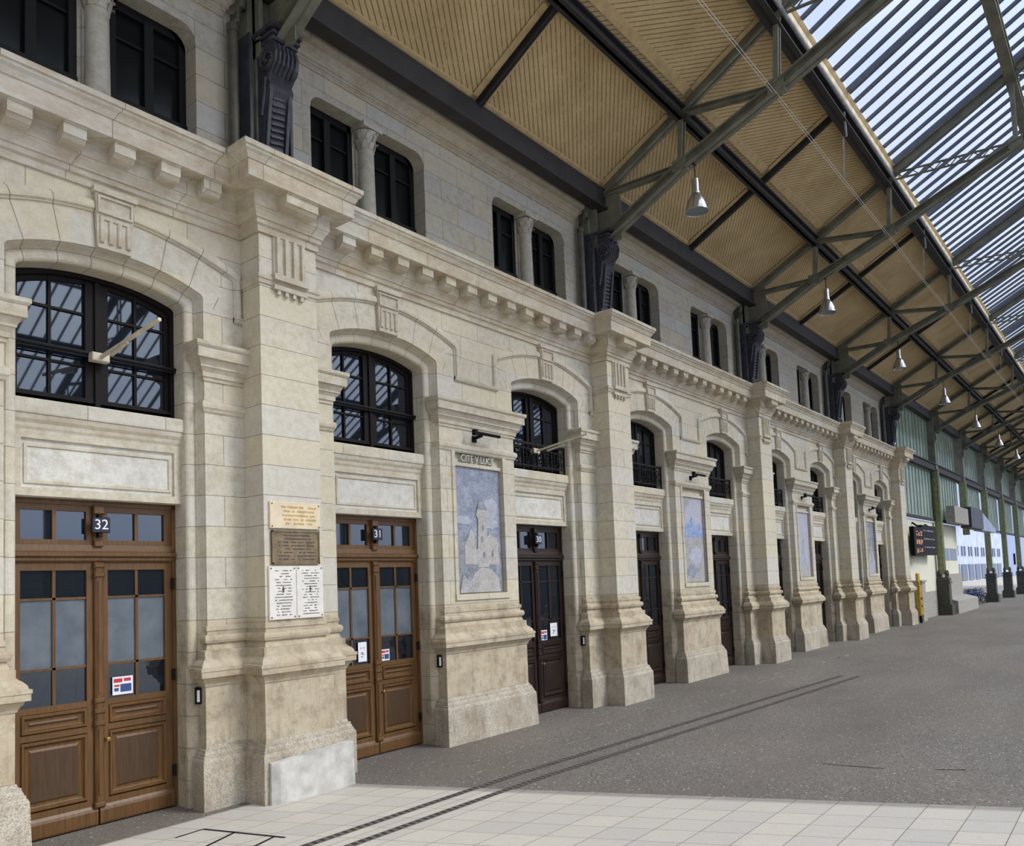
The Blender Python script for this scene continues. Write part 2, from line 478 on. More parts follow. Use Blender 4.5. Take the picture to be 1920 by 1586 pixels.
w = MB(); U = 1.12; ZT = 7.4
mos = [DC[i]+2.12 for i in range(0, len(DC)-1)]     # centres of the piers between openings
for i in range(len(DC)-1):
    xl, xr = DC[i]+U, DC[i+1]-U; xm = (xl+xr)/2
    is_pier = min(abs(xm-p) for p in PIERS) < .1 or abs(xm-(PX0-8.48)) < .1
    if is_pier: w.quad((xl,FY,0),(xr,FY,0),(xr,FY,ZT),(xl,FY,ZT))
    else:
        a, b, z0, z1 = xm-.64, xm+.64, 2.44, 4.90
        w.quad((xl,FY,0),(a,FY,0),(a,FY,ZT),(xl,FY,ZT)); w.quad((b,FY,0),(xr,FY,0),(xr,FY,ZT),(b,FY,ZT))
        w.quad((a,FY,0),(b,FY,0),(b,FY,z0),(a,FY,z0)); w.quad((a,FY,z1),(b,FY,z1),(b,FY,ZT),(a,FY,ZT))
        d = FY+.09
        w.quad((a,FY,z0),(a,FY,z1),(a,d,z1),(a,d,z0)); w.quad((b,FY,z0),(b,FY,z1),(b,d,z1),(b,d,z0))
        w.quad((a,FY,z0),(b,FY,z0),(b,d,z0),(a,d,z0)); w.quad((a,FY,z1),(b,FY,z1),(b,d,z1),(a,d,z1))
        w.quad((a,d,z0),(b,d,z0),(b,d,z1),(a,d,z1))
        w.box(a, b, FY+.03, d+.01, 4.66, 4.72)
xl, xr = DC[-1]+U, PIERS[-1]+.6
w.quad((xl,FY,0),(xr,FY,0),(xr,FY,ZT),(xl,FY,ZT)); w.quad((xr,FY,0),(xr,1.,0),(xr,1.,11.3),(xr,FY,11.3))
xl0 = -3.2; w.quad((xl0,FY,0),(DC[0]-U,FY,0),(DC[0]-U,FY,ZT),(xl0,FY,ZT))
for c in DC:
    o = outline(U-HW, 6.2)[1:-1]
    for (u0,z0),(u1,z1) in zip(o[:-1], o[1:]):
        if u1-u0 > 1e-6: w.quad((c+u0,FY,z0),(c+u1,FY,z1),(c+u1,FY,ZT),(c+u0,FY,ZT))
# solid mass behind
w.box(xl0, PIERS[-1]+.6, .3, 1., 0, 11.3)
tag(w.build('wall_left', M['stone']), 'cream ashlar stone facade wall on the left with arched openings', 'wall', kind='structure')

# attic wall
w = MB(); AZ0, AZ1 = 8.1, 11.2; OZ0, OZ1, OH = 8.42, 10.10, 1.2
edges = []
def att_open(c):
    r = .2
    pts = [(-OH,OZ0),(-OH,OZ1-r)]
    for k in range(1,5): t = PI/2*k/4; pts.append((-OH+r-r*math.cos(t), OZ1-r+r*math.sin(t)))
    pts += [(-u, z) for u, z in reversed(pts)]
    return pts
px_ = xl0
for c in DC:
    w.quad((px_,AY,AZ0),(c-OH,AY,AZ0),(c-OH,AY,AZ1),(px_,AY,AZ1)); px_ = c+OH
    w.quad((c-OH,AY,AZ0),(c+OH,AY,AZ0),(c+OH,AY,OZ0),(c-OH,AY,OZ0))
    o = att_open(c)
    for (u0,z0),(u1,z1) in zip(o[:-1], o[1:]):
        if abs(u1-u0) > 1e-6: w.quad((c+u0,AY,z0),(c+u1,AY,z1),(c+u1,AY,AZ1),(c+u0,AY,AZ1))
        w.quad((c+u0,AY,z0),(c+u1,AY,z1),(c+u1,.12,z1),(c+u0,.12,z0))
    w.quad((c-OH,AY,OZ0),(c+OH,AY,OZ0),(c+OH,.12,OZ0),(c-OH,.12,OZ0))
w.quad((px_,AY,AZ0),(PIERS[-1]+.6,AY,AZ0),(PIERS[-1]+.6,AY,AZ1),(px_,AY,AZ1))
tag(w.build('wall_left', M['attic']), 'greyer upper attic wall above the main cornice with paired windows', 'wall', kind='structure')

# entablature running the whole length, breaking forward over every pier
path = [(xl0, FY)]
PH = .45; PY = -.9
for p in PIERS:
    path += [(p-PH,FY),(p-PH,PY),(p+PH,PY),(p+PH,FY)]
path += [(PIERS[-1]+.6,FY),(PIERS[-1]+.6,.6)]
prof = [(0,7.255),(-.02,7.262),(-.02,7.275),(.03,7.278),(.03,7.36),(.06,7.38),(.06,7.44),(.08,7.445),(.085,7.47),(.11,7.52),(.13,7.545),(.13,7.56),(.145,7.565),(.145,7.72),(.17,7.725),(.18,7.755),
        (.36,7.76),(.385,7.765),(.385,7.97),(.40,7.975),(.41,8.0),(.43,8.04),(.46,8.07),(.465,8.10),(.485,8.105),(.485,8.17),(.44,8.19),(-.25,8.24)]
e = MB(); e.sweep(path, prof, ends=True)
def modillion(x0, x1, y):
    e.prism([(y,7.575),(y-.09,7.575),(y-.15,7.59),(y-.18,7.62),(y-.185,7.63),(y-.205,7.63),(y-.205,7.745),(y-.225,7.75),(y-.225,7.765),(y,7.765)], 'x', x0, x1)
x = 7.92 - .54*12
MODX = []
yb = FY-.14
while x < PIERS[-1]+.5:
    if all(abs(x-p) > .80 for p in PIERS): modillion(x-.12, x+.12, yb)
    x += .5425
for p in PIERS: modillion(p-.25, p+.25, PY-.14)
tag(e.build('trim_1', M['mould_u']), 'projecting stone cornice with modillions along the whole facade', 'cornice', kind='structure')

# attic cornice, one length between each pair of steel posts
prof2 = [(0,10.46),(.03,10.465),(.03,10.53),(.05,10.535),(.05,10.575),(.075,10.58),(.08,10.61),(.12,10.665),(.16,10.69),(.165,10.72),(.28,10.725),(.285,10.85),(.31,10.855),(.32,10.89),(.37,10.94),(.38,10.96),(.38,11.05),(0,11.08)]
ends = [xl0+.0] + [v for p in PIERS for v in (p-.55, p+.58)] 
for i in range(0, len(ends)-1, 2):
    m = MB(); m.sweep([(ends[i],.1),(ends[i],AY),(ends[i+1],AY),(ends[i+1],.1)] if i else [(ends[i],AY),(ends[i+1],AY),(ends[i+1],.1)], prof2, ends=False)
    tag(m.build('trim_2', M['attic_m']), 'moulded attic cornice under the eave beam, %s from the left' % ('first','second','third','fourth','fifth')[i//2] + ' length', 'cornice', kind='structure')

# ------------------------------------------------------------------ opening surround (built once at the origin, then copied)
ORD = ['off-frame', 'leftmost', 'second', 'third', 'fourth', 'fifth', 'sixth', 'seventh', 'eighth', 'ninth']
def make_surround():
    r = empty('trim_3', (0,0,0), kind='structure')
    j = MB(); Z0 = 1.72
    steps = [(0,.1),(0,-.295),(.008,-.315),(.025,-.332),(.05,-.342),(.08,-.345),(.105,-.340),(.118,-.328),(.122,-.34),(.138,-.375),(.158,-.44),(.165,-.455),(.17,-.455),(.17,FY)]
    rows = [[(u, y, z) for u, z in outline(s_, Z0)] for s_, y in steps]
    j.rows(rows); j.build('jamb_roll', M['stone'], r)
    lo = MB()
    for sg in (-1, 1):
        poly = [(sg*HW,.1),(sg*HW,-.27),(sg*(HW+.02),-.30),(sg*U,-.44),(sg*U,FY),(sg*(U+.0),.1)]
        lo.prism(poly, 'z', .62, Z0)
        lo.prism([(sg*HW,.1),(sg*HW,-.29),(sg*U,FY-.01),(sg*U,.1)], 'z', 0, .62)
        # stop of the roll
        lo.prism([(sg*(HW+.012),-.1),(sg*(HW+.012),-.31),(sg*(HW+.04),-.36),(sg*(U-.01),-.40),(sg*(U-.01),-.1)], 'z', 1.66, 1.74)
    lo.build('jamb_base', M['pier'], r)
    # lintel, framed panel, moulded sill
    l = MB()
    l.box(-HW, HW, -.17, .2, 3.74, 4.66)
    l.build('lintel_field', M['white_stone'], r); l = MB()
    def fr_(x0, x1, z0, z1, w_, y0, y1):
        rows = []
        for s_, y in ((0,y0),(0,y1),(w_,y1),(w_+.01,y0)): rows.append([(x0+s_,y,z0+s_),(x1-s_,y,z0+s_),(x1-s_,y,z1-s_),(x0+s_,y,z1-s_)])
        l.rows(rows, True)
    fr_(-HW+.002, HW-.002, 3.742, 4.46, .085, -.168, -.205)
    fr_(-HW+.12, HW-.12, 3.88, 4.32, .03, -.168, -.188)
    l.prism([(.1,4.44),(-.20,4.44),(-.205,4.47),(-.22,4.50),(-.225,4.54),(-.25,4.58),(-.26,4.62),(-.26,4.64),(.1,4.64)], 'x', -HW, HW)
    l.build('lintel_panel', M['mould'], r)
    si = MB(); si.prism([(.1,4.64),(-.275,4.64),(-.28,4.66),(-.28,4.79),(-.265,4.805),(.1,4.84)], 'x', -HW, HW)
    si.build('window_sill', M['stone'], r)
    # archivolt label moulding
    a = MB(); n = 20
    def ring(half, zs, za, y):
        pts = [(-half, 6.14), (-half, zs-.015)]
        for i in range(n+1):
            u = -half+.02 + (2*half-.04)*i/n; pts.append((u, arch_z(u, half, zs, za, 2.0)))
        pts += [(half, zs-.015), (half, 6.14)]
        return [(u, y, z) for u, z in pts]
    a.rows([ring(1.545,6.69,7.02,FY+.02), ring(1.545,6.69,7.02,FY-.02), ring(1.565,6.70,7.035,FY-.02), ring(1.575,6.71,7.05,FY-.05),
            ring(1.60,6.735,7.075,FY-.055), ring(1.625,6.775,7.12,FY-.05), ring(1.65,6.80,7.15,FY-.03), ring(1.655,6.81,7.165,FY+.02)])
    for sg in (-1, 1):
        x0, x1 = (1.545, 2.12) if sg > 0 else (-2.12, -1.545)
        a.prism([(FY+.02,6.13),(FY-.03,6.13),(FY-.055,6.16),(FY-.05,6.20),(FY+.02,6.22)], 'x', x0, x1)
    a.build('archivolt', M['stone'], r)
    k = MB()
    k.add([(-.19,-.40,6.58),(.19,-.40,6.58),(.225,-.40,7.30),(-.225,-.40,7.30),(-.19,-.535,6.60),(.19,-.535,6.60),(.225,-.55,7.30),(-.225,-.55,7.30)],
          [(0,1,2,3),(4,5,6,7),(0,1,5,4),(1,2,6,5),(2,3,7,6),(3,0,4,7)])
    k.box(-.25,.25,-.58,-.45,7.23,7.30)
    for z0, z1 in ((7.0,7.025),(7.18,7.205)): k.box(-.2,.2,-.57,-.53,z0,z1)
    for x0 in (-.2,.175): k.box(x0,x0+.025,-.57,-.53,7.0255,7.1795)
    for i in range(4):
        xc = -.15+.1*i; k.cbox(xc-.025, xc+.025, -.565, -.53, 6.66, 6.95, .012)
    k.box(-.17,.17,-.56,-.53,6.93,6.97)
    k.build('keystone', M['mould'], r)
    return r
sur = make_surround()
surs = []
for i, c in enumerate(DC):
    o = sur if i == 0 else copy_tree(sur)
    o.location = (c,0,0); surs.append(o)
    nm = 'the hidden opening left of door 32' if i == 0 else ('the %s door opening counted from the left' % ORD[i])
    tag(o, 'carved stone jambs, keystone arch and lintel around %s' % nm, 'stone surround', 'arched opening surrounds', 'structure')

# ------------------------------------------------------------------ piers
SH = [(0,2.28)]
BASE = [(.08,.76),(.08,1.47),(.095,1.475),(.10,1.50),(.12,1.53),(.14,1.55),(.145,1.58),(.19,1.585),(.19,1.655),(.20,1.66),(.20,1.70),(.175,1.705),(.165,1.74),(.13,1.78),(.10,1.80),
        (.10,1.81),(.085,1.815),(.085,1.905),(.045,1.91),(.03,1.95),(.02,1.98),(.02,1.99),(.05,1.995),(.065,2.03),(.065,2.06),(.05,2.09),(.012,2.10),(.012,2.14),(.025,2.145),(.025,2.20),(0,2.21)]
PLN = [(.17,0),(.17,.57),(.16,.60),(.145,.615),(.145,.64),(.13,.645),(.13,.66),(.115,.69),(.115,.715),(.09,.72),(.085,.745),(.08,.76)]
IMP = [(0,5.29),(.02,5.295),(.02,5.34),(.04,5.345),(.045,5.40),(.07,5.44),(.075,5.45),(.09,5.455),(.09,5.48),(.11,5.51),(.125,5.55),(.165,5.555),(.165,5.68),(.18,5.69),(.195,5.71),(.195,5.755),(.17,5.765),(0,5.81)]
AST = [(0,4.88),(.02,4.90),(.03,4.93),(.045,4.95),(.05,4.99),(.045,5.02),(.0,5.05)]
CAP = [(0,6.60),(.02,6.61),(.025,6.66),(.04,6.67),(.04,6.71),(.02,6.73),(.0,6.74)]
def make_pier():
    r = empty('stone_pier')
    s_ = MB(); s_.prism([(-PH,FY),(-PH,PY),(PH,PY),(PH,FY)], 'z', 0, 7.27); s_.build('shaft', M['pier'], r)
    b = MB(); P3 = [(-1.0,-.40),(-1.0,FY),(-PH,FY),(-PH,PY),(PH,PY),(PH,FY),(1.0,FY),(1.0,-.40)]
    b.sweep(P3, BASE); b.build('base_moulding', M['mould'], r)
    b = MB(); b.sweep(P3, PLN); b.build('plinth', M['granite'], r)
    im = MB()
    for sg in (-1, 1):
        pp = [(-1.0,-.34),(-1.0,FY),(-PH+.05,FY)] if sg < 0 else [(PH-.05,FY),(1.0,FY),(1.0,-.34)]
        im = MB(); im.sweep(pp, IMP); im.sweep(pp, AST); im.build('impost', M['mould'], r)
    c = MB(); c.sweep([(-PH,FY),(-PH,PY),(PH,PY),(PH,FY)], CAP); c.build('capital_band', M['mould'], r)
    t = MB()
    t.cbox(-.25,.25,PY-.035,PY+.02,6.70,7.27,.01)
    for i in range(4):
        xc = -.195+.13*i; t.prism([(xc-.035,PY-.03),(xc-.025,PY-.075),(xc+.025,PY-.075),(xc+.035,PY-.03)], 'z', 6.76, 7.27)
    t.box(-.27,.27,PY-.09,PY,6.68,6.76); t.box(-.26,.26,PY-.06,PY,6.56,6.62)
    for i in range(4):
        xc = -.18+.12*i; t.prism([(xc-.028,6.50),(xc+.028,6.50),(xc+.02,6.57),(xc-.02,6.57)], 'y', PY-.05, PY)
    t.build('fluted_panel', M['mould'], r)
    return r
pr = make_pier()
NOTE = ['stone pier carrying the plaques between doors 32 and 31', 'second stone pier from the left, right of the third door', 'third stone pier from the left, past the second mosaic',
        'fourth stone pier from the left', 'last stone pier of the facade, before the green glass screens']
for i, p in enumerate(PIERS):
    o = pr if i == 0 else copy_tree(pr)
    o.location = (p,0,0); tag(o, NOTE[i], 'pier', 'projecting stone piers')
wb = MB(); p = PIERS[0]
wb.add([(p-.56,-1.12,0),(p-.46,-1.17,0),(p+.70,-1.17,0),(p+.70,-1.075,0),(p-.56,-1.075,0),(p-.55,-1.11,.50),(p-.45,-1.16,.51),(p+.69,-1.16,.57),(p+.69,-1.075,.58),(p-.55,-1.075,.51)],
       [(0,1,6,5),(1,2,7,6),(2,3,8,7),(5,6,7,8,9),(3,4,9,8),(4,0,5,9)])
tag(wb.build('stone_block', M['white_block'], loc=(p,-.9,0)), 'whitened stone kerb block at the foot of the pier with plaques', 'stone block')

def make_mpier():
    r = empty('mosaic_pier')
    P3 = [(-1.0,-.36),(-1.0,FY),(1.0,FY),(1.0,-.36)]
    b = MB(); b.sweep(P3, BASE); b.build('base_moulding', M['mould'], r)
    b = MB(); b.sweep(P3, [(d+.03 if z < .56 else d+.01, z) for d, z in PLN]); b.build('plinth', M['granite'], r)
    b = MB(); b.sweep(P3, IMP); b.sweep(P3, AST); b.build('impost', M['mould'], r)
    b = MB(); b.box(-.72,-.64,FY-.02,FY+.02,2.36,4.96); b.box(.64,.72,FY-.02,FY+.02,2.36,4.96); b.box(-.72,.72,FY-.02,FY+.02,4.90,4.96); b.box(-.72,.72,FY-.03,FY+.02,2.34,2.44)
    b.build('panel_frame', M['stone'], r)
    return r
mp = make_mpier(); MPX = [C0+2.12-4.24+8.48*k for k in range(0,5)]
MPX = [PX0-4.24+8.48*k for k in range(0,5)]
for i, x in enumerate(MPX):
    o = mp if i == 0 else copy_tree(mp)
    o.location = (x,0,0)
    tag(o, ['moulded stone base and impost at the far left edge beside door 32'][0] if i == 0 else 'moulded base and impost of the wall pier around the %s mosaic' % ORD[i].replace('leftmost','first'), 'pier', 'wall piers with mosaics')

# ------------------------------------------------------------------ mosaics
def poly_part(name, pts, y, mat, parent, th=.004):
    m = MB(); m.prism(pts, 'y', y-th, y); return m.build(name, mat, parent)
MY = FY+.085
def text_mesh(body, size, loc, mat, name, parent=None, ext=.004, align='CENTER', sx=1.):
    cu = bpy.data.curves.new(name, 'FONT'); cu.body = body; cu.size = size; cu.extrude = ext; cu.align_x = align; cu.align_y = 'CENTER'
    ob = bpy.data.objects.new(name, cu); COL.objects.link(ob)
    dg = bpy.context.evaluated_depsgraph_get(); me = bpy.data.meshes.new_from_object(ob.evaluated_get(dg))
    bpy.data.objects.remove(ob); me.materials.clear(); me.materials.append(mat)
    o = bpy.data.objects.new(name, me); COL.objects.link(o)
    o.location = loc; o.rotation_euler = (PI/2,0,0); o.scale = (sx,1,1)
    if parent: o.parent = parent
    return o
def blob(cx, cz, rx, rz, n=14, j=.15, seed=0):
    rr = random.Random(seed)
    return [(cx+rx*math.cos(2*PI*k/n)*(1+rr.uniform(-j,j)), cz+rz*math.sin(2*PI*k/n)*(1+rr.uniform(-j,j))) for k in range(n)]
def mosaic(i, x):
    r = empty('tile_mosaic', (x,0,0))
    a, b, z0, z1 = -.62, .62, 2.46, 4.66
    bg = {0:0,1:6,2:6,3:3}[i]
    m = MB(); m.box(a, b, MY-.012, MY, z0, z1); m.build('sky_field', M['mos%d' % bg], r)
    y = MY-.014
    if i == 0:
        poly_part('cloud', blob(.35,3.95,.2,.2,seed=1), y, M['mos1'], r); poly_part('cloud', blob(-.4,3.72,.22,.08,seed=2), y, M['mos1'], r)
        poly_part('cloud', blob(.3,3.68,.26,.1,seed=3), y-.001, M['mos1'], r)
        poly_part('hillside', [(a,z0),(b,z0),(b,3.0),(.3,3.1),(-.1,2.95),(-.35,3.4),(a,3.55)], y-.002, M['mos3'], r)
        poly_part('castle_wing', [(-.38,2.95),(.55,2.95),(.5,3.42),(.28,3.5),(.12,3.3),(-.1,3.2),(-.12,3.5),(-.22,3.58),(-.3,3.4),(-.38,3.3)], y-.006, M['mos2'], r)
        tw = poly_part('castle_tower', [(-.06,2.9),(.24,2.9),(.22,3.75),(.27,3.82),(.25,3.92),(-.03,3.92),(-.06,3.82),(-.01,3.75)], y-.010, M['mos2'], r)
        poly_part('tower_roof', [(-.03,3.92),(.25,3.92),(.12,4.12),(.02,4.08)], y-.010, M['mos3'], r)
        for zz, xx in ((3.6,.11),(3.4,.08),(3.12,.12),(3.15,.36)): poly_part('tower_window', blob(xx,zz,.03,.06,8,0), y-.015, M['mos3'], tw)
        poly_part('bridge_arch', [(-.3,z0),(.55,z0),(.5,2.7),(.3,2.86),(.05,2.9),(-.15,2.8),(-.25,2.62)], y-.012, M['mos2'], r)
        poly_part('shrub', [(-.55,z0),(-.1,z0),(-.02,2.62),(-.15,2.74),(-.3,2.66),(-.45,2.78)], y-.016, M['mos4'], r)
    elif i == 1:
        poly_part('foliage', [(a,z1),(.1,z1),(-.1,4.5),(-.3,4.4),(-.42,4.1),(a,3.9)], y, M['mos4'], r)
        poly_part('mountain', [(a,3.62),(b,3.62),(b,3.85),(.4,4.0),(.2,3.9),(0.,4.15),(-.15,4.0),(-.35,3.95)], y, M['mos5'], r)
        poly_part('foreground', [(a,z0),(b,z0),(b,3.6),(a,3.6)], y-.002, M['mos4'], r)
        poly_part('figures', blob(.1,3.15,.35,.22,18,.3,5), y-.006, M['mos6'], r); poly_part('figures', blob(-.1,2.75,.3,.15,16,.3,6), y-.006, M['mos0'], r)
    elif i == 2:
        poly_part('cliff', [(a,z0),(b,z0),(b,3.3),(.2,3.5),(.0,3.8),(-.2,3.3),(a,3.2)], y, M['mos1'], r); poly_part('water', [(a,z0),(b,z0),(b,2.75),(a,2.7)], y-.004, M['mos2'], r)
        poly_part('tree', blob(.2,3.35,.25,.4,16,.3,8), y-.006, M['mos6'], r)
    else:
        poly_part('cliff', [(a,z0),(b,z0),(b,3.0),(.1,3.7),(-.2,3.3),(a,3.2)], y, M['mos1'], r); poly_part('sky_patch', blob(-.2,4.2,.3,.3,14,.3,9), y, M['mos0'], r)
        poly_part('tree', blob(.1,3.4,.2,.5,16,.3,4), y-.004, M['mos4'], r)
    tag(r, ['blue sky mosaic of a pale castle tower, first from the left', 'mosaic with blue mountain over a pale foreground, second from the left',
            'pale lilac mosaic panel, third from the left', 'darker grey green mosaic panel, last on the facade'][i], 'mosaic', 'tiled mosaic panels')
    nm = ['CITÉ V LUCE', 'AAL BL', 'SAINT', 'LOIRE'][i]
    if i == 0:
        t = text_mesh(nm, .175, (x,FY+.05,4.80), M['white_stone'], 'carved_lettering', None, .030, sx=.90)
        tag(t, 'carved stone letters above the castle mosaic', 'lettering')
    # long picture light
    L = MB(); L.tube([(x-.30,-.68,5.23),(x+.36,-.68,5.23)], .030, 8); L.box(x-.34,x-.27,-.72,-.64,5.18,5.28)
    L2 = MB(); L2.beam((x-.12,-.68,5.20),(x-.12,FY-.01,5.17), .05,.05); L2.box(x-.17,x-.07,FY-.03,FY-.002,5.10,5.21)
    rr = empty('picture_light', (x,FY,5.15))
    o1 = L.build('lamp_tube', M['black'], loc=(x,FY,5.15)); o1.parent = rr; o1.location = (0,0,0)
    o2 = L2.build('bracket', M['black'], loc=(x,FY,5.15)); o2.parent = rr; o2.location = (0,0,0)
    tag(rr, 'black tubular picture light above the %s mosaic' % ['first','second','third','last'][i], 'light', 'picture lights over the mosaics')
for i, x in enumerate(MPX[1:]): mosaic(i, x)

# ------------------------------------------------------------------ doors
def make_door(mat, pmat, frosted=True):
    r = empty('door_1')
    f = MB()
    f.box(-.96,-.90,-.05,.15,0,3.76); f.box(.90,.96,-.05,.15,0,3.76); f.box(-.96,.96,-.05,.15,3.68,3.76); f.box(-.9,.9,.06,.15,0,3.7)
    f.build('door_frame', mat, r)
    tb = MB(); tb.prism([(.1,3.02),(-.05,3.02),(-.07,3.04),(-.07,3.07),(-.10,3.09),(-.10,3.13),(-.06,3.15),(-.05,3.22),(.1,3.22)], 'x', -.93, .93)
    tb.build('transom_bar', mat, r)
    tr = MB()
    for sg in (-1, 1):
        x0, x1 = (-.90,-.03) if sg < 0 else (.03,.90)
        tr.box(x0,x1,-.03,.05,3.22,3.28); tr.box(x0,x1,-.03,.05,3.61,3.70); tr.box(x0,x0+.09,-.03,.05,3.28,3.61); tr.box(x1-.09,x1,-.03,.05,3.28,3.61)
        xm = (x0+x1)/2; tr.box(xm-.02,xm+.02,-.03,.04,3.28,3.61)
    tr.box(-.05,.05,-.06,.05,3.22,3.70); tr.cbox(-.06,.06,-.10,-.05,3.58,3.68); tr.cbox(-.05,.05,-.09,-.05,3.2,3.27)
    t = tr.build('transom_window', mat, r)
    for x0, x1 in ((-.81,-.485),(-.445,-.12),(.12,.445),(.485,.81)):
        q = MB(); q.box(x0,x1,.0,.012,3.28,3.61); q.build('pane', M['glass'], t)
    for sg in (-1, 1):
        L = MB(); X0, X1 = (-.90,-.01) if sg < 0 else (.01,.90)
        gi0, gi1 = (X0+.09, X1-.11) if sg < 0 else (X0+.11, X1-.09)
        L.box(X0,gi0,-.03,.05,.02,3.02); L.box(gi1,X1,-.03,.05,.02,3.02)
        L.box(gi0,gi1,-.03,.05,2.93,3.02); L.box(gi0,gi1,-.03,.05,1.36,1.43); L.box(gi0,gi1,-.03,.05,1.07,1.14); L.box(gi0,gi1,-.03,.05,.02,.30)
        L.box(gi0,gi1,.01,.05,.02,1.43)
        gm = (gi0+gi1)/2; L.box(gm-.017,gm+.017,-.02,.03,1.43,2.93)
        for z in (2.61,1.83): L.box(gi0,gi1,-.02,.03,z-.013,z+.013)
        leaf = L.build('door_leaf', mat, r)
        for a, b in ((gi0,gm-.017),(gm+.017,gi1)):
            for z0, z1, k in ((1.43,1.817,0),(1.843,2.597,1),(2.623,2.93,0)):
                q = MB(); q.box(a,b,.0,.012,z0,z1)
                q.build('pane', M['frost'] if (frosted and (k == 1)) else M['glass'], leaf)
        # moulded panels
        def panel(z0, z1, nm):
            m = MB()
            d = [(0,-.03),(.012,-.05),(.03,-.05),(.045,-.025),(.06,-.012),(.085,-.012),(.11,-.03)]
            rows = []
            for s_, y in d: rows.append([(gi0+s_,y,z0+s_),(gi1-s_,y,z0+s_),(gi1-s_,y,z1-s_),(gi0+s_,y,z1-s_)])
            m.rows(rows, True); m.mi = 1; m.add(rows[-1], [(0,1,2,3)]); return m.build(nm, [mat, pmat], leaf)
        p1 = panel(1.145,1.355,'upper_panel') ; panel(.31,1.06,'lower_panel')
        kb = MB(); kb.prism([(.0,.02),(-.055,.02),(-.06,.04),(-.06,.17),(-.05,.20),(-.03,.23),(.0,.23)], 'x', X0, X1); kb.build('kick_board', mat, leaf)
        hg = MB()
        xh = X0-.005 if sg < 0 else X1+.005
        for z in (.45,1.62,2.75): hg.tube([(xh,-.055,z-.07),(xh,-.055,z+.07)], .022, 8)
        hg.build('hinge', M['iron'], leaf)
    a = MB(); a.cbox(-.045,.055,-.08,-.02,.25,3.02,.02)
    for z in (2.98,2.87,1.42,1.30,1.16,.24): a.cbox(-.055,.065,-.095,-.02,z-.03,z+.03,.015)
    a.box(-.012,.022,-.09,-.02,.35,1.1); a.box(-.012,.022,-.09,-.02,1.5,2.8)
    ast = a.build('astragal', mat, r)
    h = MB(); h.lathe([(.0,-.0),(.022,-.0),(.022,-.02),(.012,-.03),(.012,-.045),(.024,-.055),(.024,-.075),(.0,-.082)], (.09,-.03,.97), 12, 'y')
    h.build('door_knob', M['brass'], r)
    return r
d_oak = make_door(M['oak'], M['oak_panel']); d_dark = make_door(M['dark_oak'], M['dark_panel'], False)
door_names = []
for i, c in enumerate(DC[1:]):
    o = d_oak if i == 0 else (d_dark if i == 2 else copy_tree(d_oak if i < 2 else d_dark))
    o.location = (c,0,0); o.name = 'door_%d' % (i+1)
    tag(o, ['brown oak double door under the plate 32, leftmost', 'brown oak double door behind the plaque pier, second from the left',
            'dark brown double door right of the castle mosaic, third from the left'][i] if i < 3 else
        'dark brown double door, %s from the left along the facade' % ORD[i+1], 'door', 'panelled double doors', 'structure')
    door_names.append(o)
    if i < 3:
        pl = empty('number_plate', (c,-.13,3.45))
        q = MB(); q.cbox(-.1,.1,-.02,.02,-.09,.09,.006); b_ = q.build('plate', M['plate'], pl)
        tx = text_mesh(['32','31','30'][i], .165, (0,-.022,0), M['paper'], 'numerals', pl, .002)
        q = MB(); q.box(-.02,.02,.0,.11,-.14,-.08); q.box(-.02,.02,.0,.11,.08,.12); q.build('bracket', M['iron'], pl)
        tag(pl, 'small dark blue plate numbered %s above the %s door' % (['32','31','30'][i], ORD[i+1].replace('leftmost','first')), 'number plate', 'door number plates')

def notice(x, z, w_, h_, label, blocks=True, text=False):
    r = empty('door_notice', (x,-.026,z))
    q = MB(); q.box(-w_/2,w_/2,0,.004,-h_/2,h_/2); q.build('sheet', M['paper'], r)
    if blocks:
        q = MB(); q.box(-w_*.44,-w_*.02,-.002,0,h_*.18,h_*.4); q.box(w_*.05,w_*.4,-.002,0,h_*.22,h_*.4); q.box(-w_*.42,-w_*.16,-.002,0,-.05*h_,h_*.06); q.build('red_pictogram', M['red'], r)
        q = MB(); q.box(-w_*.12,w_*.42,-.002,0,-h_*.36,h_*.08); q.box(-w_*.42,-w_*.2,-.002,0,-h_*.3,-h_*.12); q.build('blue_pictogram', M['blue'], r)
    if text:
        q = MB()
        for a, b, zz in ((-.25,-.12,.2),(.1,.22,.2),(-.2,.1,-.05),(-.12,.18,-.12),(-.2,.02,-.25)): q.box(w_*a,w_*b,-.002,0,h_*zz-.006,h_*zz+.006)
        q.build('print', M['ink'], r)
    return tag(r, label, 'notice', 'paper notices on the doors')
notice(4.45,1.56,.24,.21,'white notice with red and blue pictograms on door 32')
notice(8.13,1.62,.17,.30,'white paper sheet on the left leaf of door 31', False, True)
notice(8.60,1.53,.17,.18,'small white, red and blue sticker on the right leaf of door 31')
notice(12.86,1.52,.2,.22,'small sticker notice low on the third door', True)
notice(13.20,1.62,.24,.27,'square white sheet beside the sticker on the third door', False, True)

def reader(c, lab):
    r = empty('card_reader', (c+1.04,-.41,1.36)); r.rotation_euler = (0,0,-PI*.22)
    q = MB(); q.cbox(-.045,.045,-.05,.06,-.1,.1,.01); q.build('casing', M['black'], r)
    q = MB(); q.box(-.016,.016,-.056,-.045,-.07,.07); q.build('touch_strip', M['paper'], r)
    return tag(r, lab, 'card reader', 'black wall card readers')
reader(DC[1], 'small black card reader right of door 32'); reader(DC[2], 'small black card reader right of door 31'); reader(DC[3], 'small black card reader right of the third door')

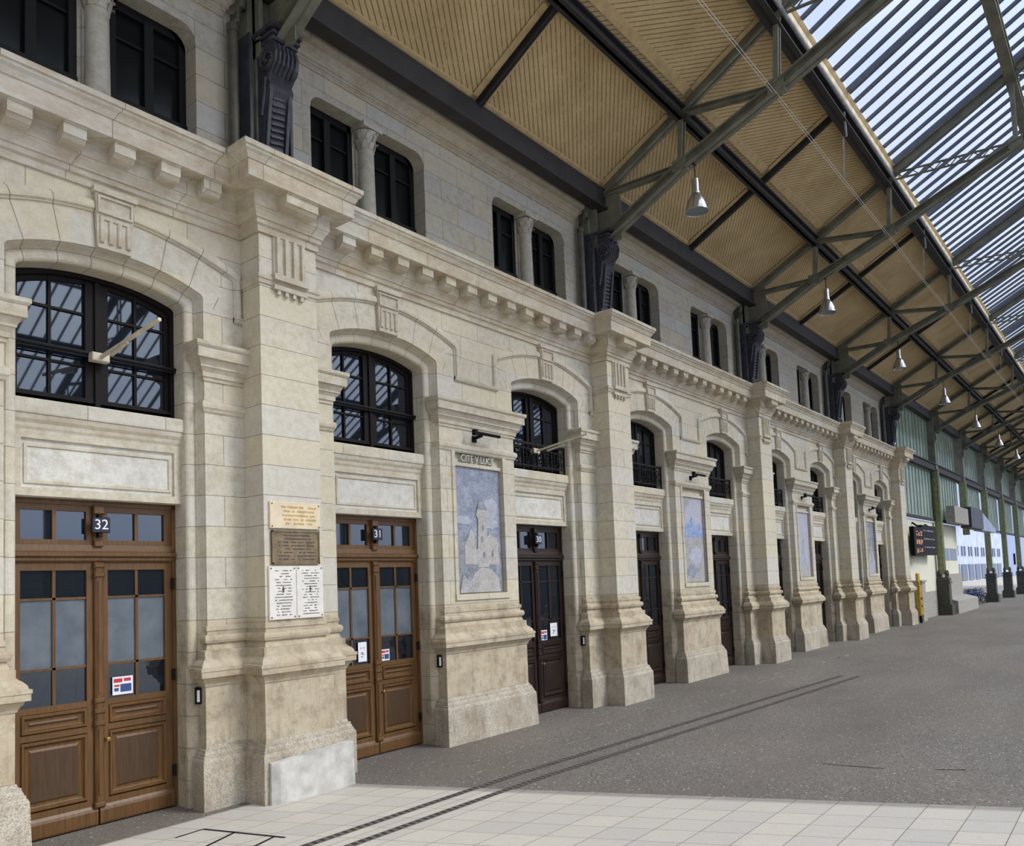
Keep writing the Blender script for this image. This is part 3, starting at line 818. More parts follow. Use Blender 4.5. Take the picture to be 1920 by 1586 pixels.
# ------------------------------------------------------------------ arched windows
def make_window():
    r = empty('window_1'); Z0 = 4.82
    fr = MB(); n = 18
    def ol(ins, y, z0):
        half = HW+.02-ins; zs = 6.27-ins*.9; za = 6.44-ins
        pts = [(-half, z0+ins), (-half, zs-.02)]
        for i in range(n+1):
            u = -half+.02+(2*half-.04)*i/n; pts.append((u, arch_z(u, half, zs, za)))
        pts += [(half, zs-.02), (half, z0+ins)]
        return [(u, y, z) for u, z in pts]
    fr.rows([ol(0,.0,Z0), ol(0,-.06,Z0), ol(.07,-.06,Z0), ol(.08,-.02,Z0), ol(.13,-.02,Z0), ol(.135,.03,Z0)], True)
    for x0, x1 in ((-.165,-.02),(-.02,.07),): pass
    fr.box(-.13,-.005,-.05,.03,Z0,6.33); fr.box(.005,.13,-.05,.03,Z0,6.33); fr.box(-.03,.03,-.08,-.04,Z0,6.35)
    fr.box(-.9,.9,-.06,.03,Z0-.01,Z0+.12)
    frame = fr.build('window_frame', M['frame'], r)
    mu = MB()
    for x in (-.51,.47): mu.box(x-.016,x+.016,-.03,.01,Z0+.1,6.33)
    for z in (5.95,5.33): 
        mu.box(-.85,-.12,-.028,.01,z-.014,z+.014); mu.box(.12,.85,-.028,.01,z-.014,z+.014)
    mu.build('glazing_bars', M['frame'], r)
    g = MB(); p = ol(.12,.0,Z0); g.add(p, [tuple(range(len(p)))]); g.build('window_pane', M['glass'], r)
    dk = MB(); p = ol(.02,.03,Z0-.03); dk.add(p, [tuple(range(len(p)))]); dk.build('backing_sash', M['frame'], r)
    return r
wi = make_window()
for i, c in enumerate(DC[1:]):
    o = wi if i == 0 else copy_tree(wi)
    o.location = (c,0,0); o.name = 'window_%d' % (i+1)
    tag(o, 'arched black framed casement window above the %s door from the left' % ORD[i+1].replace('leftmost','first'), 'window', 'arched windows over the doors', 'structure')
    if i < 2:
        q = MB(); q.tube([(c-.97,-.10,5.47),(c+.97,-.10,5.47)], .025, 8); q.tube([(c-.97,-.10,5.43),(c+.97,-.10,5.43)], .012, 6)
        tag(q.build('guard_rail', M['iron'], loc=(c,-.1,5.45)), 'black horizontal guard bar across the %s arched window' % ORD[i+1].replace('leftmost','first'), 'rail', 'window guards')
    else: pass

def make_balconet():
    r = empty('iron_balconet')
    q = MB(); y = -.20
    q.box(-.95,.95,y-.02,y+.02,5.33,5.38); q.box(-.95,.95,y-.012,y+.012,4.90,4.93); q.box(-.95,.95,y-.01,y+.01,5.24,5.26)
    for x in (-.93,-.47,0,.47,.93): q.box(x-.014,x+.014,y-.014,y+.014,4.82,5.34)
    q.build('railing_frame', M['iron'], r)
    s_ = MB()
    for k in range(4):
        cx = -.70+.466*k
        for (dx, dz, R, t0) in ((-.1,.08,.085,0),(.1,.08,.085,PI),(-.1,-.08,.085,PI*.5),(.1,-.08,.085,PI*1.5),(0,0,.05,0)):
            pts = []
            for j in range(12):
                t = t0+j*.55; rr = R*(1-j/15); pts.append((cx+dx+rr*math.cos(t), y, 5.09+dz+rr*math.sin(t)))
            s_.tube(pts, .011, 5)
        for j in range(-1,2): s_.tube([(cx+j*.12,y,4.92),(cx+j*.12,y,5.25)], .007, 5)
    s_.build('scrollwork', M['iron'], r)
    return r
bl = make_balconet(); first = True
for i, c in enumerate(DC[1:]):
    if i < 2: continue
    o = bl if first else copy_tree(bl); first = False
    o.location = (c,0,0)
    tag(o, 'black wrought iron scroll railing in front of the %s arched window' % ORD[i+1], 'railing', 'wrought iron window railings')
for k, (c, x0, z0, p1) in enumerate(((DC[1],4.14,5.42,(4.17,-1.53,5.56)), (DC[3],12.62,5.23,(12.64,-1.42,5.40)))):
    r = empty('flag_holder', (x0,-.17,z0))
    q = MB(); q.cbox(-.1,.1,-.05,.06,-.05,.05,.01); q.build('mounting_box', M['ivory'], r)
    q = MB(); q.beam((0,-.05,0),(p1[0]-x0,p1[1]+.17,p1[2]-z0), .035,.035); q.beam((.0,-.3,-.03),(.0,-.7,.03), .03,.03); q.build('arm', M['ivory'], r)
    tag(r, 'ivory flag holder arm projecting from the %s arched window' % ('first','third')[k], 'flag holder', 'flag holders')

# ------------------------------------------------------------------ attic windows
def make_attic():
    r = empty('window_20')
    for sg in (-1, 1):
        x0, x1 = (-OH,-.19) if sg < 0 else (.19,OH)
        f = MB(); y = .06
        f.box(x0,x0+.09,y-.05,y+.06,OZ0,OZ1); f.box(x1-.09,x1,y-.05,y+.06,OZ0,OZ1); f.box(x0,x1,y-.05,y+.06,OZ1-.12,OZ1); f.box(x0,x1,y-.08,y+.06,OZ0+.25,OZ0+.42)
        xm = (x0+x1)/2; f.box(xm-.06,xm+.06,y-.06,y+.06,OZ0,OZ1-.05); f.box(x0,x1,y-.02,y+.03,9.62,9.65)
        # chamfered outer corner
        ox = x0 if sg < 0 else x1
        f.add([(ox,y-.05,OZ1),(ox-sg*.22,y-.05,OZ1),(ox,y-.05,OZ1-.24),(ox,y+.03,OZ1),(ox-sg*.22,y+.03,OZ1),(ox,y+.03,OZ1-.24)], [(0,1,2),(3,4,5),(1,2,5,4)])
        fr = f.build('sash', M['iron'], r)
        g = MB(); g.box(x0+.05,x1-.05,y+.02,y+.03,OZ0+.3,OZ1-.1); g.build('pane', M['glass_up'], fr)
    m = MB(); m.box(-.19,.19,.0,.2,OZ0,OZ1); m.box(-.15,-.10,-.05,.02,OZ0,9.72); m.box(.10,.15,-.05,.02,OZ0,9.72); m.build('mullion', M['attic'], r)
    c = MB(); cy = -.11
    c.lathe([(.17,8.40),(.17,8.52),(.15,8.54),(.165,8.58),(.145,8.62),(.145,8.66),(.132,9.68),(.145,9.70),(.13,9.72)], (0,cy,0), 20); c.build('colonnette', M['attic_p'], r, smooth=True)
    k = MB(); k.lathe([(.13,9.70),(.14,9.78),(.17,9.86),(.15,9.88),(.17,9.94),(.20,10.0)], (0,cy,0), 16)
    for lvl, (R, z0, z1, n_) in enumerate(((.135,9.72,9.86,8),(.15,9.84,10.0,8))):
        for q in range(n_):
            t = 2*PI*(q+.5*lvl)/n_; ct, st = math.cos(t), math.sin(t); tx, ty = -st, ct; w_ = .045
            P = lambda rr, z, s_: (rr*ct+tx*s_, cy+rr*st+ty*s_, z)
            k.add([P(R,z0,-w_),P(R,z0,w_),P(R+.035,z1-.03,w_*.8),P(R+.035,z1-.03,-w_*.8),P(R+.075,z1-.02,w_*.4),P(R+.075,z1-.02,-w_*.4),P(R+.07,z1-.06,0)],
                  [(0,1,2,3),(3,2,4,5),(5,4,6)])
    k.box(-.2,.2,cy-.2,cy+.2,10.02,10.11); k.build('capital', M['attic_p'], r)
    return r
at = make_attic()
for i, c in enumerate(DC[1:]):
    o = at if i == 0 else copy_tree(at)
    o.location = (c,0,0); o.name = 'window_%d' % (i+20)
    tag(o, 'pair of dark attic windows split by a colonnette above the %s door from the left' % ORD[i+1].replace('leftmost','first'), 'window', 'paired attic windows', 'structure')

# ------------------------------------------------------------------ plaques on the first pier
PF = PY-.002
def scribble(q, x0, x1, z0, z1, rows, seed, h=.012, cover=.8, y=PF-.03):
    rr = random.Random(seed); dz = (z1-z0)/rows
    for i in range(rows):
        z = z1-dz*(i+.5); m_ = rr.uniform(0,.16)*(x1-x0); x = x0+m_; e_ = x1-m_
        while x < e_:
            w_ = rr.uniform(.012,.04)
            if rr.random() < cover:
                q.box(x, min(x+w_,e_), y-.003, y, z-h/2*rr.uniform(.6,1.1), z+h/2*rr.uniform(.6,1.1))
            x += w_+.006
def screws(q, x0, x1, z0, z1, y):
    for x in (x0+.03,x1-.03):
        for z in (z0+.03,z1-.03): q.lathe([(0,-.008),(.01,-.006),(.012,0)], (x,y,z), 8, 'y')
def plaque(name, x0, x1, z0, z1, mat, ink, label, seed, rows, frame=False, cross=False, h=.012, inx=.08):
    r = empty(name, ((x0+x1)/2,PF,(z0+z1)/2)); lc = r.location.copy()
    def B(q, nm, m): 
        o = q.build(nm, m, loc=tuple(lc)); o.parent = r; o.location = (0,0,0); return o
    q = MB(); q.cbox(x0,x1,PF-.03,PF+.002,z0,z1,.006)
    if frame:
        for a in ((x0,x1,z0,z0+.018),(x0,x1,z1-.018,z1),(x0,x0+.018,z0,z1),(x1-.018,x1,z0,z1)): q.box(a[0],a[1],PF-.04,PF-.02,a[2],a[3])
    B(q,'slab',mat)
    q = MB(); scribble(q, x0+inx, x1-.06, z0+.04, z1-.04, rows, seed, h); 
    if cross:
        xc = (x0+x1)/2; zc = z0+(z1-z0)*.56; q.box(xc-.006,xc+.006,PF-.035,PF-.03,zc-.04,zc+.04); q.box(xc-.018,xc+.018,PF-.035,PF-.03,zc-.006,zc+.006)
    B(q,'inscription',ink)
    q = MB(); screws(q, x0,x1,z0,z1,PF-.032); B(q,'screw',M['bronze'])
    return tag(r, label, 'plaque', 'plaques on the first pier')
plaque('stone_plaque', 5.90,6.69,3.41,3.76, M['cstone'], M['gilt'], 'cream stone plaque with faint ochre lettering, topmost on the pier', 1, 5, h=.03, inx=.16)
plaque('bronze_plaque', 5.92,6.66,2.95,3.385, M['bronze'], M['ink'], 'dark bronze plaque with raised frame and text, below the cream plaque', 2, 8, True, h=.016)
plaque('marble_plaque', 5.87,6.28,2.24,2.925, M['marble'], M['ink'], 'white marble plaque at lower left of the pier group', 3, 16, cross=True, h=.011)
plaque('marble_plaque', 6.285,6.71,2.24,2.925, M['marble'], M['ink'], 'white marble plaque at lower right of the pier group', 4, 17, cross=True, h=.011)

# ------------------------------------------------------------------ iron posts with scroll consoles above the piers
def scroll(cy, cz, r0, r1, turns, n=26, t0=0, sgn=1):
    return [(cy+(r0+(r1-r0)*i/n)*math.cos(t0+sgn*turns*2*PI*i/n), cz+(r0+(r1-r0)*i/n)*math.sin(t0+sgn*turns*2*PI*i/n)) for i in range(n+1)]
def make_post():
    r = empty('roof_post', (0,0,8.2))
    K = lambda q, nm, m, sm=False: (lambda o: (setattr(o,'parent',r), setattr(o,'location',(0,0,0)), o)[2])(q.build(nm, m, loc=(0,0,8.2), smooth=sm))
    q = MB(); q.box(-.30,.30,-.50,-.26,8.2,11.25); q.box(-.22,.22,-.56,-.48,8.2,11.2)
    for x in (-.22,.16): q.box(x,x+.06,-.66,-.5,9.9,11.2)
    K(q,'iron_post',M['steel'])
    q = MB(); q.box(-.34,-.30,-.60,-.26,8.2,10.2); q.box(.30,.34,-.60,-.26,8.2,10.2); K(q,'side_flange',M['castiron'])
    # console: profile in y,z extruded along x
    body = [(-.5,8.22),(-.66,8.22),(-.70,8.30),(-.66,8.42),(-.66,8.6),(-.70,9.0),(-.76,9.3),(-.84,9.45),(-.80,9.55),(-.86,9.62),(-.95,9.72),(-.98,9.86),(-.94,9.98),(-.90,10.02),(-.92,10.10),(-.92,10.2),(-.5,10.24)]
    q = MB(); q.prism(body, 'x', -.19, .19)
    K(q,'console_bracket',M['castiron'])
    q = MB()
    for sx in (-1, 1):
        x = sx*.2; q = MB()
        q.tube([(x,a,b) for a, b in scroll(-.80,9.80,.17,.02,1.6,26,PI*.4,-1)], .03, 6)
        q.tube([(x,a,b) for a, b in scroll(-.62,8.40,.10,.015,1.4,20,PI*.6,1)], .022, 6)
        q.tube([(x,-.66,9.05),(x,-.72,9.3),(x,-.76,9.55)], .03, 6)
        K(q,'volute',M['castiron'])
    q = MB()
    # reeded front of the scroll, pierced strap panel below, stepped cap
    for i in range(5):
        x = -.13+.065*i; q.tube([(x,-.86,9.60),(x,-.96,9.70),(x,-.995,9.84),(x,-.965,9.96)], .02, 5)
    for i in range(2):
        x = -.15+.30*i; q.beam((x,-.80,9.42),(x,-.675,8.55),.05,.05,(0,1,0))
    for i in range(9):
        z = 8.62+.085*i; y = -.68-.1*((z-8.6)/.8); q.beam((-.1,y,z),(.1,y,z+.04),.03,.03)
    q.box(-.22,.22,-.97,-.5,10.10,10.14); q.box(-.24,.24,-1.0,-.5,10.18,10.24); q.box(-.2,.2,-.94,-.5,10.03,10.07)
    K(q,'scroll_relief',M['castiron'])
    return r
po = make_post(); PTXT = ['above the plaque pier','above the second pier','above the third pier','above the fourth pier','above the last stone pier']
for i, p in enumerate(PIERS):
    o = po if i == 0 else copy_tree(po)
    o.location = (p,0,8.2); tag(o, 'dark iron roof post with scroll console %s' % PTXT[i], 'post', 'iron posts with scroll consoles')
    q = MB(); x = p-.46
    q.tube([(x,-.40,8.22),(x,-.40,10.30),(x+.02,-.42,10.42),(x+.06,-.5,10.55),(x+.06,-.52,10.75),(x+.06,-.52,10.95)], .07, 10)
    q.tube([(x,-.40,10.22),(x,-.40,10.32)], .082, 10)
    tag(q.build('downpipe', M['drain'], loc=(x,-.4,8.2), smooth=True), 'grey green rain downpipe left of the iron post %s' % PTXT[i], 'downpipe', 'downpipes beside the posts')

# ------------------------------------------------------------------ roof
SL = .545; ZR = lambda y: 11.2 + SL*(-.72-y)
TR = [PX0+8.48*k for k in range(-1, 15)]
NODT = [(-.72,11.2),(-2.73,12.27),(-4.78,13.36),(-7.75,15.03),(-10.7,16.62),(-15.0,18.96)]
NODB = [(-.85,10.15),(-2.63,11.06),(-4.70,11.86),(-7.75,13.15),(-10.7,14.2),(-15.0,15.5)]
MIR = lambda y: -30.-y
def make_truss():
    r = empty('roof_truss')
    for side in (0, 1):
        T = [((MIR(y) if side else y), z) for y, z in NODT]; B = [((MIR(y) if side else y), z) for y, z in NODB]
        q = MB(); q.girder((0,T[0][0],T[0][1]),(0,T[-1][0],T[-1][1]), .18,.24); q.build('rafter', M['steel'], r)
        q = MB()
        for a, b in zip(B[:-1], B[1:]): q.girder((0,a[0],a[1]),(0,b[0],b[1]), .26,.2)
        q.build('bottom_chord', M['steel'], r)
        for k in range(1,6):
            if side and k == 5: continue
            q = MB(); t, b = T[k], B[k]
            for x in (-.06,.06): q.beam((x,t[0],t[1]),(x,b[0],b[1]), .035,.10,(0,1,0))
            q.box(-.09,.09,b[0]-.16,b[0]+.16,b[1]-.10,b[1]+.16)
            q.build('hanger_strut', M['steel'], r)
        for k in range(0,5):
            q = MB(); t, b = T[k], B[k+1]
            if k < 2: q.girder((0,t[0],t[1]-.08),(0,b[0],b[1]+.02), .15,.12,.02)
            else:
                a_, b_ = Vector((0,t[0],t[1])), Vector((0,b[0],b[1]))
                q.beam(a_+Vector((0,0,.09)), b_+Vector((0,0,.09)), .07,.03); q.beam(a_-Vector((0,0,.09)), b_-Vector((0,0,.09)), .07,.03)
                n = 16
                for i in range(n):
                    p0 = a_.lerp(b_, i/n); p1 = a_.lerp(b_, (i+1)/n); s_ = .09 if i % 2 else -.09
                    q.beam(p0+Vector((0,0,s_)), p1-Vector((0,0,s_)), .03,.02)
            q.build('diagonal', M['steel'], r)
        q = MB(); q.box(-.012,.012,T[0][0]-.45 if not side else T[0][0]-.2,T[0][0]+.2 if not side else T[0][0]+.45,10.0,11.25); q.build('gusset_plate', M['steel'], r)
    return r
tr0 = make_truss()
for i, x in enumerate(TR):
    o = tr0 if i == 0 else copy_tree(tr0)
    o.location = (x,0,0)
    lab = 'steel roof truss crossing the hall, %s' % (['outside the view to the left','springing over the plaque pier','springing over the second pier','springing over the third pier',
          'springing over the fourth pier','springing over the last stone pier'][i] if i < 6 else '%s one beyond the stone facade' % ['first','second','third','fourth','fifth','sixth','seventh','eighth','ninth','tenth'][i-6])
    tag(o, lab, 'truss', 'steel roof trusses')
RX0, RX1 = TR[0]-1, TR[-1]+2
def purlin(y, z, w_, h_, lab, mat='purlin', lattice=False):
    q = MB()
    if lattice:
        for zz in (z-h_/2, z+h_/2): q.box(RX0,RX1,y-w_/2,y+w_/2,zz-.03,zz+.03)
        x = RX0; k = 0
        while x < RX1:
            q.beam((x,y,z-h_/2 if k%2 else z+h_/2),(x+.3,y,z+h_/2 if k%2 else z-h_/2), .05,.04); x += .3; k += 1
    else: q.girder((RX0,y,z),(RX1,y,z), w_, h_, .04)
    return tag(q.build('purlin', M[mat], loc=(RX0,y,z)), lab, 'purlin', 'purlins running along the hall')
q = MB(); q.box(RX0,RX1,-.80,-.66,10.78,11.24); q.box(RX0,RX1,-.86,-.60,10.76,10.81)
tag(q.build('eave_beam', M['purlin'], loc=(RX0,-.72,11.0)), 'dark plated eave beam along the top of the facade', 'beam')
purlin(-2.73,12.16,.22,.26,'dark purlin in the middle of the boarded ceiling')
q = MB(); q.girder((RX0,-4.72,13.22),(RX1,-4.72,13.22), .26,.3,.04)
tag(q.build('purlin', M['purlin'], loc=(RX0,-4.72,13.22)), 'dark purlin where the boarded ceiling meets the skylight', 'purlin', 'purlins running along the hall')
q = MB(); q.tube([(RX0,-4.93,13.25),(RX1,-4.93,13.25)], .042, 8)
tag(q.build('conduit', M['zinc'], loc=(RX0,-4.93,13.3)), 'thin bright metal pipe along the lower edge of the skylight', 'pipe')
q = MB(); q.box(RX0,RX1,-4.90,-4.82,13.42,13.56)
for k in range(4): q.prism([(-4.84,13.56+.055*k),(-4.90,13.565+.055*k),(-4.92,13.58+.055*k),(-4.90,13.60+.055*k),(-4.84,13.61+.055*k)], 'x', RX0, RX1)
tag(q.build('skylight_upstand', M['cream'], loc=(RX0,-4.86,13.5)), 'cream reeded timber upstand along the skylight edge', 'moulding')
purlin(-7.75,14.97,.24,.30,'riveted lattice purlin under the middle of the skylight', 'steel', True)
purlin(-10.7,16.56,.24,.30,'lattice purlin high on the near glazed slope', 'steel', True)
purlin(-15.0,18.9,.26,.34,'ridge purlin at the top of the glazed roof', 'steel', True)
purlin(MIR(-10.7),16.56,.24,.30,'lattice purlin high on the far glazed slope', 'steel', True)
purlin(MIR(-7.75),14.97,.24,.30,'lattice purlin on the far glazed slope', 'steel', True)
purlin(MIR(-4.78),13.25,.26,.32,'purlin at the far edge of the skylight', 'purlin')
purlin(MIR(-.72),11.0,.2,.46,'eave beam on the track side of the hall', 'purlin')

# boarded ceiling, framed in panels
q = MB(); off = .10
q.quad((RX0,.9,ZR(.9)+off+.0),(RX1,.9,ZR(.9)+off),(RX1,-4.82,ZR(-4.82)+off),(RX0,-4.82,ZR(-4.82)+off))
tag(q.build('ceiling', M['board']), 'tan diagonal boarded ceiling above the facade', 'ceiling', kind='structure')
for j, (ya, yb, nm) in enumerate(((-.66,-2.60,'lower'),(-2.86,-4.62,'upper'))):
    q = MB()
    x = TR[0]
    while x < TR[-1]:
        a, b = x+.06, x+4.24-.06
        for (y0,y1,xa,xb) in ((ya,ya-.16,a,b),(yb+.16,yb,a,b)):
            q.add([(xa,y0,ZR(y0)+off-.03),(xb,y0,ZR(y0)+off-.03),(xb,y1,ZR(y1)+off-.03),(xa,y1,ZR(y1)+off-.03)], [(0,1,2,3)])
            q.add([(xa,y1,ZR(y1)+off-.03),(xb,y1,ZR(y1)+off-.03),(xb,y1,ZR(y1)+off),(xa,y1,ZR(y1)+off)], [(0,1,2,3)])
        for xa, xb in ((a,a+.14),(b-.14,b)):
            q.add([(xa,ya,ZR(ya)+off-.03),(xb,ya,ZR(ya)+off-.03),(xb,yb,ZR(yb)+off-.03),(xa,yb,ZR(yb)+off-.03)], [(0,1,2,3)])
        x += 4.24
    tag(q.build('trim_5', M['trimwood']), 'plain timber border battens of the %s row of ceiling panels' % nm, 'ceiling trim', kind='structure')
q0 = MB()
q0.girder((0,-.75,ZR(-.75)+.0),(0,-4.7,ZR(-4.7)+.0), .09,.14,.02)
mr = q0.build('intermediate_rafter', M['purlin'])
q1 = MB(); q1.beam((0,-4.8,13.30),(0,-4.82,12.70),.04,.04,(0,1,0)); q1.beam((0,-4.75,12.72),(0,-4.70,11.72),.025,.025,(0,1,0))
rod = q1.build('cable_hanger', M['zinc'])
for i in range(len(TR)-1):
    x = TR[i]+4.24
    o = mr if i == 0 else mr.copy()
    if i: COL.objects.link(o)
    o.location = (x,0,0); tag(o, 'thin dark rafter midway between trusses, %s' % ('outside the view' if i == 0 else '%s bay from the left' % (ORD+['tenth','eleventh','twelfth','thirteenth','fourteenth','fifteenth'])[i].replace('leftmost','first')), 'rafter', 'intermediate rafters')
    o = rod if i == 0 else rod.copy()
    if i: COL.objects.link(o)
    o.location = (x,0,0); tag(o, 'thin vertical rod holding the cable, %s' % ('outside the view' if i == 0 else '%s bay from the left' % (ORD+['tenth','eleventh','twelfth','thirteenth','fourteenth','fifteenth'])[i].replace('leftmost','first')), 'rod', 'cable hangers')
q = MB()
for dy in (0,.05):
    pts = [(v, -4.70+dy, 11.75 if i % 2 == 0 else 11.72) for i, v in enumerate([TR[0]+4.24*k for k in range(0, 2*len(TR)-1)])]
    q.tube(pts, .0055, 5, False)
tag(q.build('overhead_cable', M['white']), 'pale double cable strung along the hall below the skylight edge', 'cable')

# skylight: glazing bars and glass, both slopes
ZG = lambda y: 13.74 + SL*(-4.92-y)
def bars(side):
    for i in range(len(TR)-1):
        b = MB()
        for k in range(8):
            x = TR[i]+.53*k+4.24*0
            for xx in (x, x+4.24):
                big = (k == 0)
                ys = (-4.92 if not side else -.9,-14.92)
                a = (xx, MIR(ys[0]) if side else ys[0], ZG(ys[0])); c = (xx, MIR(ys[1]) if side else ys[1], ZG(ys[1]))
                b.beam(a, c, .09 if big else .062, .16 if big else .085)
        tag(b.build('glazing_bars', M['gbar'], loc=(TR[i],0,0)), 'row of parallel glazing bars of the %s skylight slope, %s' % ('far' if side else 'near', 'outside the view' if i == 0 else (ORD+['tenth','eleventh','twelfth','thirteenth','fourteenth','fifteenth'])[i].replace('leftmost','first')+' bay from the left'), 'glazing bars', 'skylight glazing bars', 'structure')
M['gbar'] = m_plain('glazing_bar_paint', (92,98,108), .5, var=.08)
bars(0); bars(1)
for side in (0, 1):
    q = MB(); y0, y1 = (-4.92 if not side else -.9,-14.96); f = (lambda y: MIR(y)) if side else (lambda y: y)
    q.quad((RX0,f(y0),ZG(y0)+.09),(RX1,f(y0),ZG(y0)+.09),(RX1,f(y1),ZG(y1)+.09),(RX0,f(y1),ZG(y1)+.09))
    tag(q.build('window_%d' % (40+side), M['skyglass']), 'sloping skylight glass of the %s roof slope' % ('far' if side else 'near'), 'skylight', kind='structure')
for k, yy in enumerate((-6.9,)):
    q = MB(); q.box(RX0,RX1,yy-.30,yy+.10,ZG(yy)+.13,ZG(yy)+.16)

# ------------------------------------------------------------------ pendant lamps
def make_lamp():
    r = empty('pendant_lamp')
    q = MB(); q.lathe([(0,.30),(.06,.30),(.075,.27),(.078,.02),(.09,.0),(.09,-.03)], seg=20); q.build('lamp_housing', M['alu'], r, smooth=True)
    q = MB(); q.lathe([(.085,-.03),(.12,-.07),(.17,-.16),(.21,-.27),(.235,-.37),(.24,-.40),(.232,-.40),(.20,-.27),(.16,-.15),(.10,-.05)], seg=28); q.build('reflector', M['alu'], r, smooth=True)
    q = MB(); q.lathe([(0,-.375),(.228,-.375),(.228,-.385),(0,-.385)], seg=28); q.build('lamp_glass', M['lampglass'], r)
    q = MB(); q.tube([(0,0,.30),(0,0,.62)], .012, 6); q.tube([(-.05,0,.60),(.05,0,.60)], .02, 6); q.build('suspension_rod', M['iron'], r)
    return r
la = make_lamp()
for i in range(1, 13):
    o = la if i == 1 else copy_tree(la)
    o.location = (TR[i],-2.93,10.42)
    if i == 1: o.location = (TR[1],-2.93,10.42)
    tag(o, 'aluminium bell lamp hanging under the truss, %s' % ('just above the view' if i == 1 else '%s lamp from the left' % ['','','first (largest)','second','third','fourth','fifth','sixth','seventh','eighth','ninth','tenth','eleventh'][i]), 'lamp', 'aluminium pendant lamps')

# ------------------------------------------------------------------ glazed screens beyond the stone facade
COLX = [PX0+8.48*k for k in range(5, 15)]
def make_column(full=True):
    r = empty('iron_column')
    z0 = 2.2 if full else 4.6
    q = MB(); 
    for x in (-.2,.06): q.box(x,x+.14,-.95,-.70,z0,8.0)
    q.box(-.12,.12,-.85,-.6,z0,8.2); q.build('shaft', M['postgreen'], r)
    q = MB(); q.box(-.24,.24,-.9,-.3,8.0,11.2); q.prism([(-.5,8.3),(-.7,8.3),(-.8,9.2),(-1.0,9.7),(-.95,10.1),(-.5,10.2)], 'x', -.15, .15); q.build('upper_post', M['steel'], r)
    if full:
        q = MB(); q.box(-.42,.42,-1.22,-.42,0,.55); q.box(-.36,.36,-1.16,-.48,.55,.62); q.prism([(-.32,-1.12),(.32,-1.12),(.32,-.52),(-.32,-.52)], 'z', .6, 1.75)
        q.box(-.38,.38,-1.18,-.46,1.72,1.80); q.box(-.35,.35,-1.15,-.49,1.86,1.98)
        q.prism([(-.30,-1.1),(.30,-1.1),(.30,-.54),(-.30,-.54)], 'z', 1.8, 2.05); q.build('pedestal', M['pedestal'], r)
        q = MB()
        for sx in (-1, 1): 
            for yy in (-1.0,-.64): q.lathe([(0,2.45),(.05,2.4),(.08,2.25),(.06,2.1),(.1,2.02)], (sx*.2,yy,0), 8)
        q.build('leaf_ornament', M['pedestal'], r)
    return r
M['pedestal'] = m_plain('dark_green_pedestal', (72,74,60), .5)
cf = make_column(True); cs = None; usedf = False
for i, x in enumerate(COLX):
    if i == 1:
        cs = make_column(False); o = cs
    else:
        o = cf if not usedf else copy_tree(cf); usedf = True
    o.location = (x,0,0)
    tag(o, 'green iron column %s' % ('beside the departure board', 'ending above the canopy over the exit')[i] if i < 2 else 'green iron column on a pedestal, %s after the exit opening' % ['first','second','third','fourth','fifth','sixth','seventh','eighth'][i-2], 'column', 'green iron columns')
def make_screen():
    r = empty('glazed_screen')
    for nm, z0, z1 in (('upper_lights', 8.3, 11.0), ('lower_lights', 5.3, 7.9)):
        b = MB(); x = .3; n = 10; w_ = 8.44/n
        for i in range(n+1): b.box(.02+i*w_-.05,.02+i*w_+.05,-.575,-.535,z0,z1)
        for zz in (z0, z1): b.box(.02,8.46,-.62,-.5,zz-.04,zz+.04)
        fr = b.build(nm, M['postgreen'], r)
        g = MB(); g.box(.02,8.46,-.55,-.54,z0,z1); g.build('glazing', M['greenglass'], fr)
    b = MB(); b.box(.0,8.48,-.85,-.45,7.92,8.28); b.box(0,8.48,-.92,-.4,8.24,8.30); b.build('horizontal_beam', M['purlin'], r)
    b = MB(); b.box(.0,8.48,-.65,-.5,5.16,5.3); b.build('bottom_rail', M['purlin'], r)
    return r
sc = make_screen()
for i in range(10):
    o = sc if i == 0 else copy_tree(sc)
    o.location = (PX0+8.48*(4+i)+(1.02 if i == 0 else 0),0,0)
    if i == 0: o.scale = (.878,1,1)
    tag(o, 'green glazed screen with vertical bars, %s bay after the stone facade' % ['first','second','third','fourth','fifth','sixth','seventh','eighth','ninth','tenth'][i], 'glazed screen', 'glazed wall screens')
# little white building under the first screen, canopy, departure board ...
q = MB(); q.box(41.3,55.2,-.52,.8,1.35,5.1)
tag(q.build('wall_right_of_facade', M['render_white']), 'white rendered wall low under the green screens beside the departure board', 'wall', kind='structure')
q = MB(); q.box(41.3,48.3,-.53,.8,0,1.35)
tag(q.build('stone_dado', M['concrete']), 'grey dado under the white wall, behind the yellow ticket machine', 'dado')
q = MB(); q.box(49.4,55.3,-.66,.8,.0,2.2); q.prism([(-.62,0),(-.62,.9),(-1.3,.7),(-1.3,0)], 'x', 49.6, 56.2)
tag(q.build('concrete_kerb_wall', M['concrete']), 'grey concrete dado and ramp kerb right of the first iron column', 'kerb')
q = MB(); q.box(50.6,53.6,-.50,-.44,2.9,3.6)
r = empty('small_window', (52,-.47,3.2)); 
for a, b in ((50.9,52.6),(52.9,54.8)):
    m = MB(); m.box(a,b,-.54,-.50,3.0,3.7); o = m.build('pane', M['glass'], loc=(52,-.47,3.2)); o.parent = r; o.location = (0,0,0)
tag(r, 'pair of small dark windows in the white wall by the exit', 'window')
cn = empty('exit_canopy', (56.5,-.8,5.2))
def cpart(q, nm, m): o = q.build(nm, m, loc=(56.5,-.8,5.2)); o.parent = cn; o.location = (0,0,0)
q = MB(); q.box(50.2,54.6,-1.35,-.9,5.1,6.05); cpart(q,'brown_fascia',M['concrete'])
q = MB(); q.box(54.6,59.0,-1.5,-.9,4.95,6.2); cpart(q,'dark_fascia',M['castiron'])
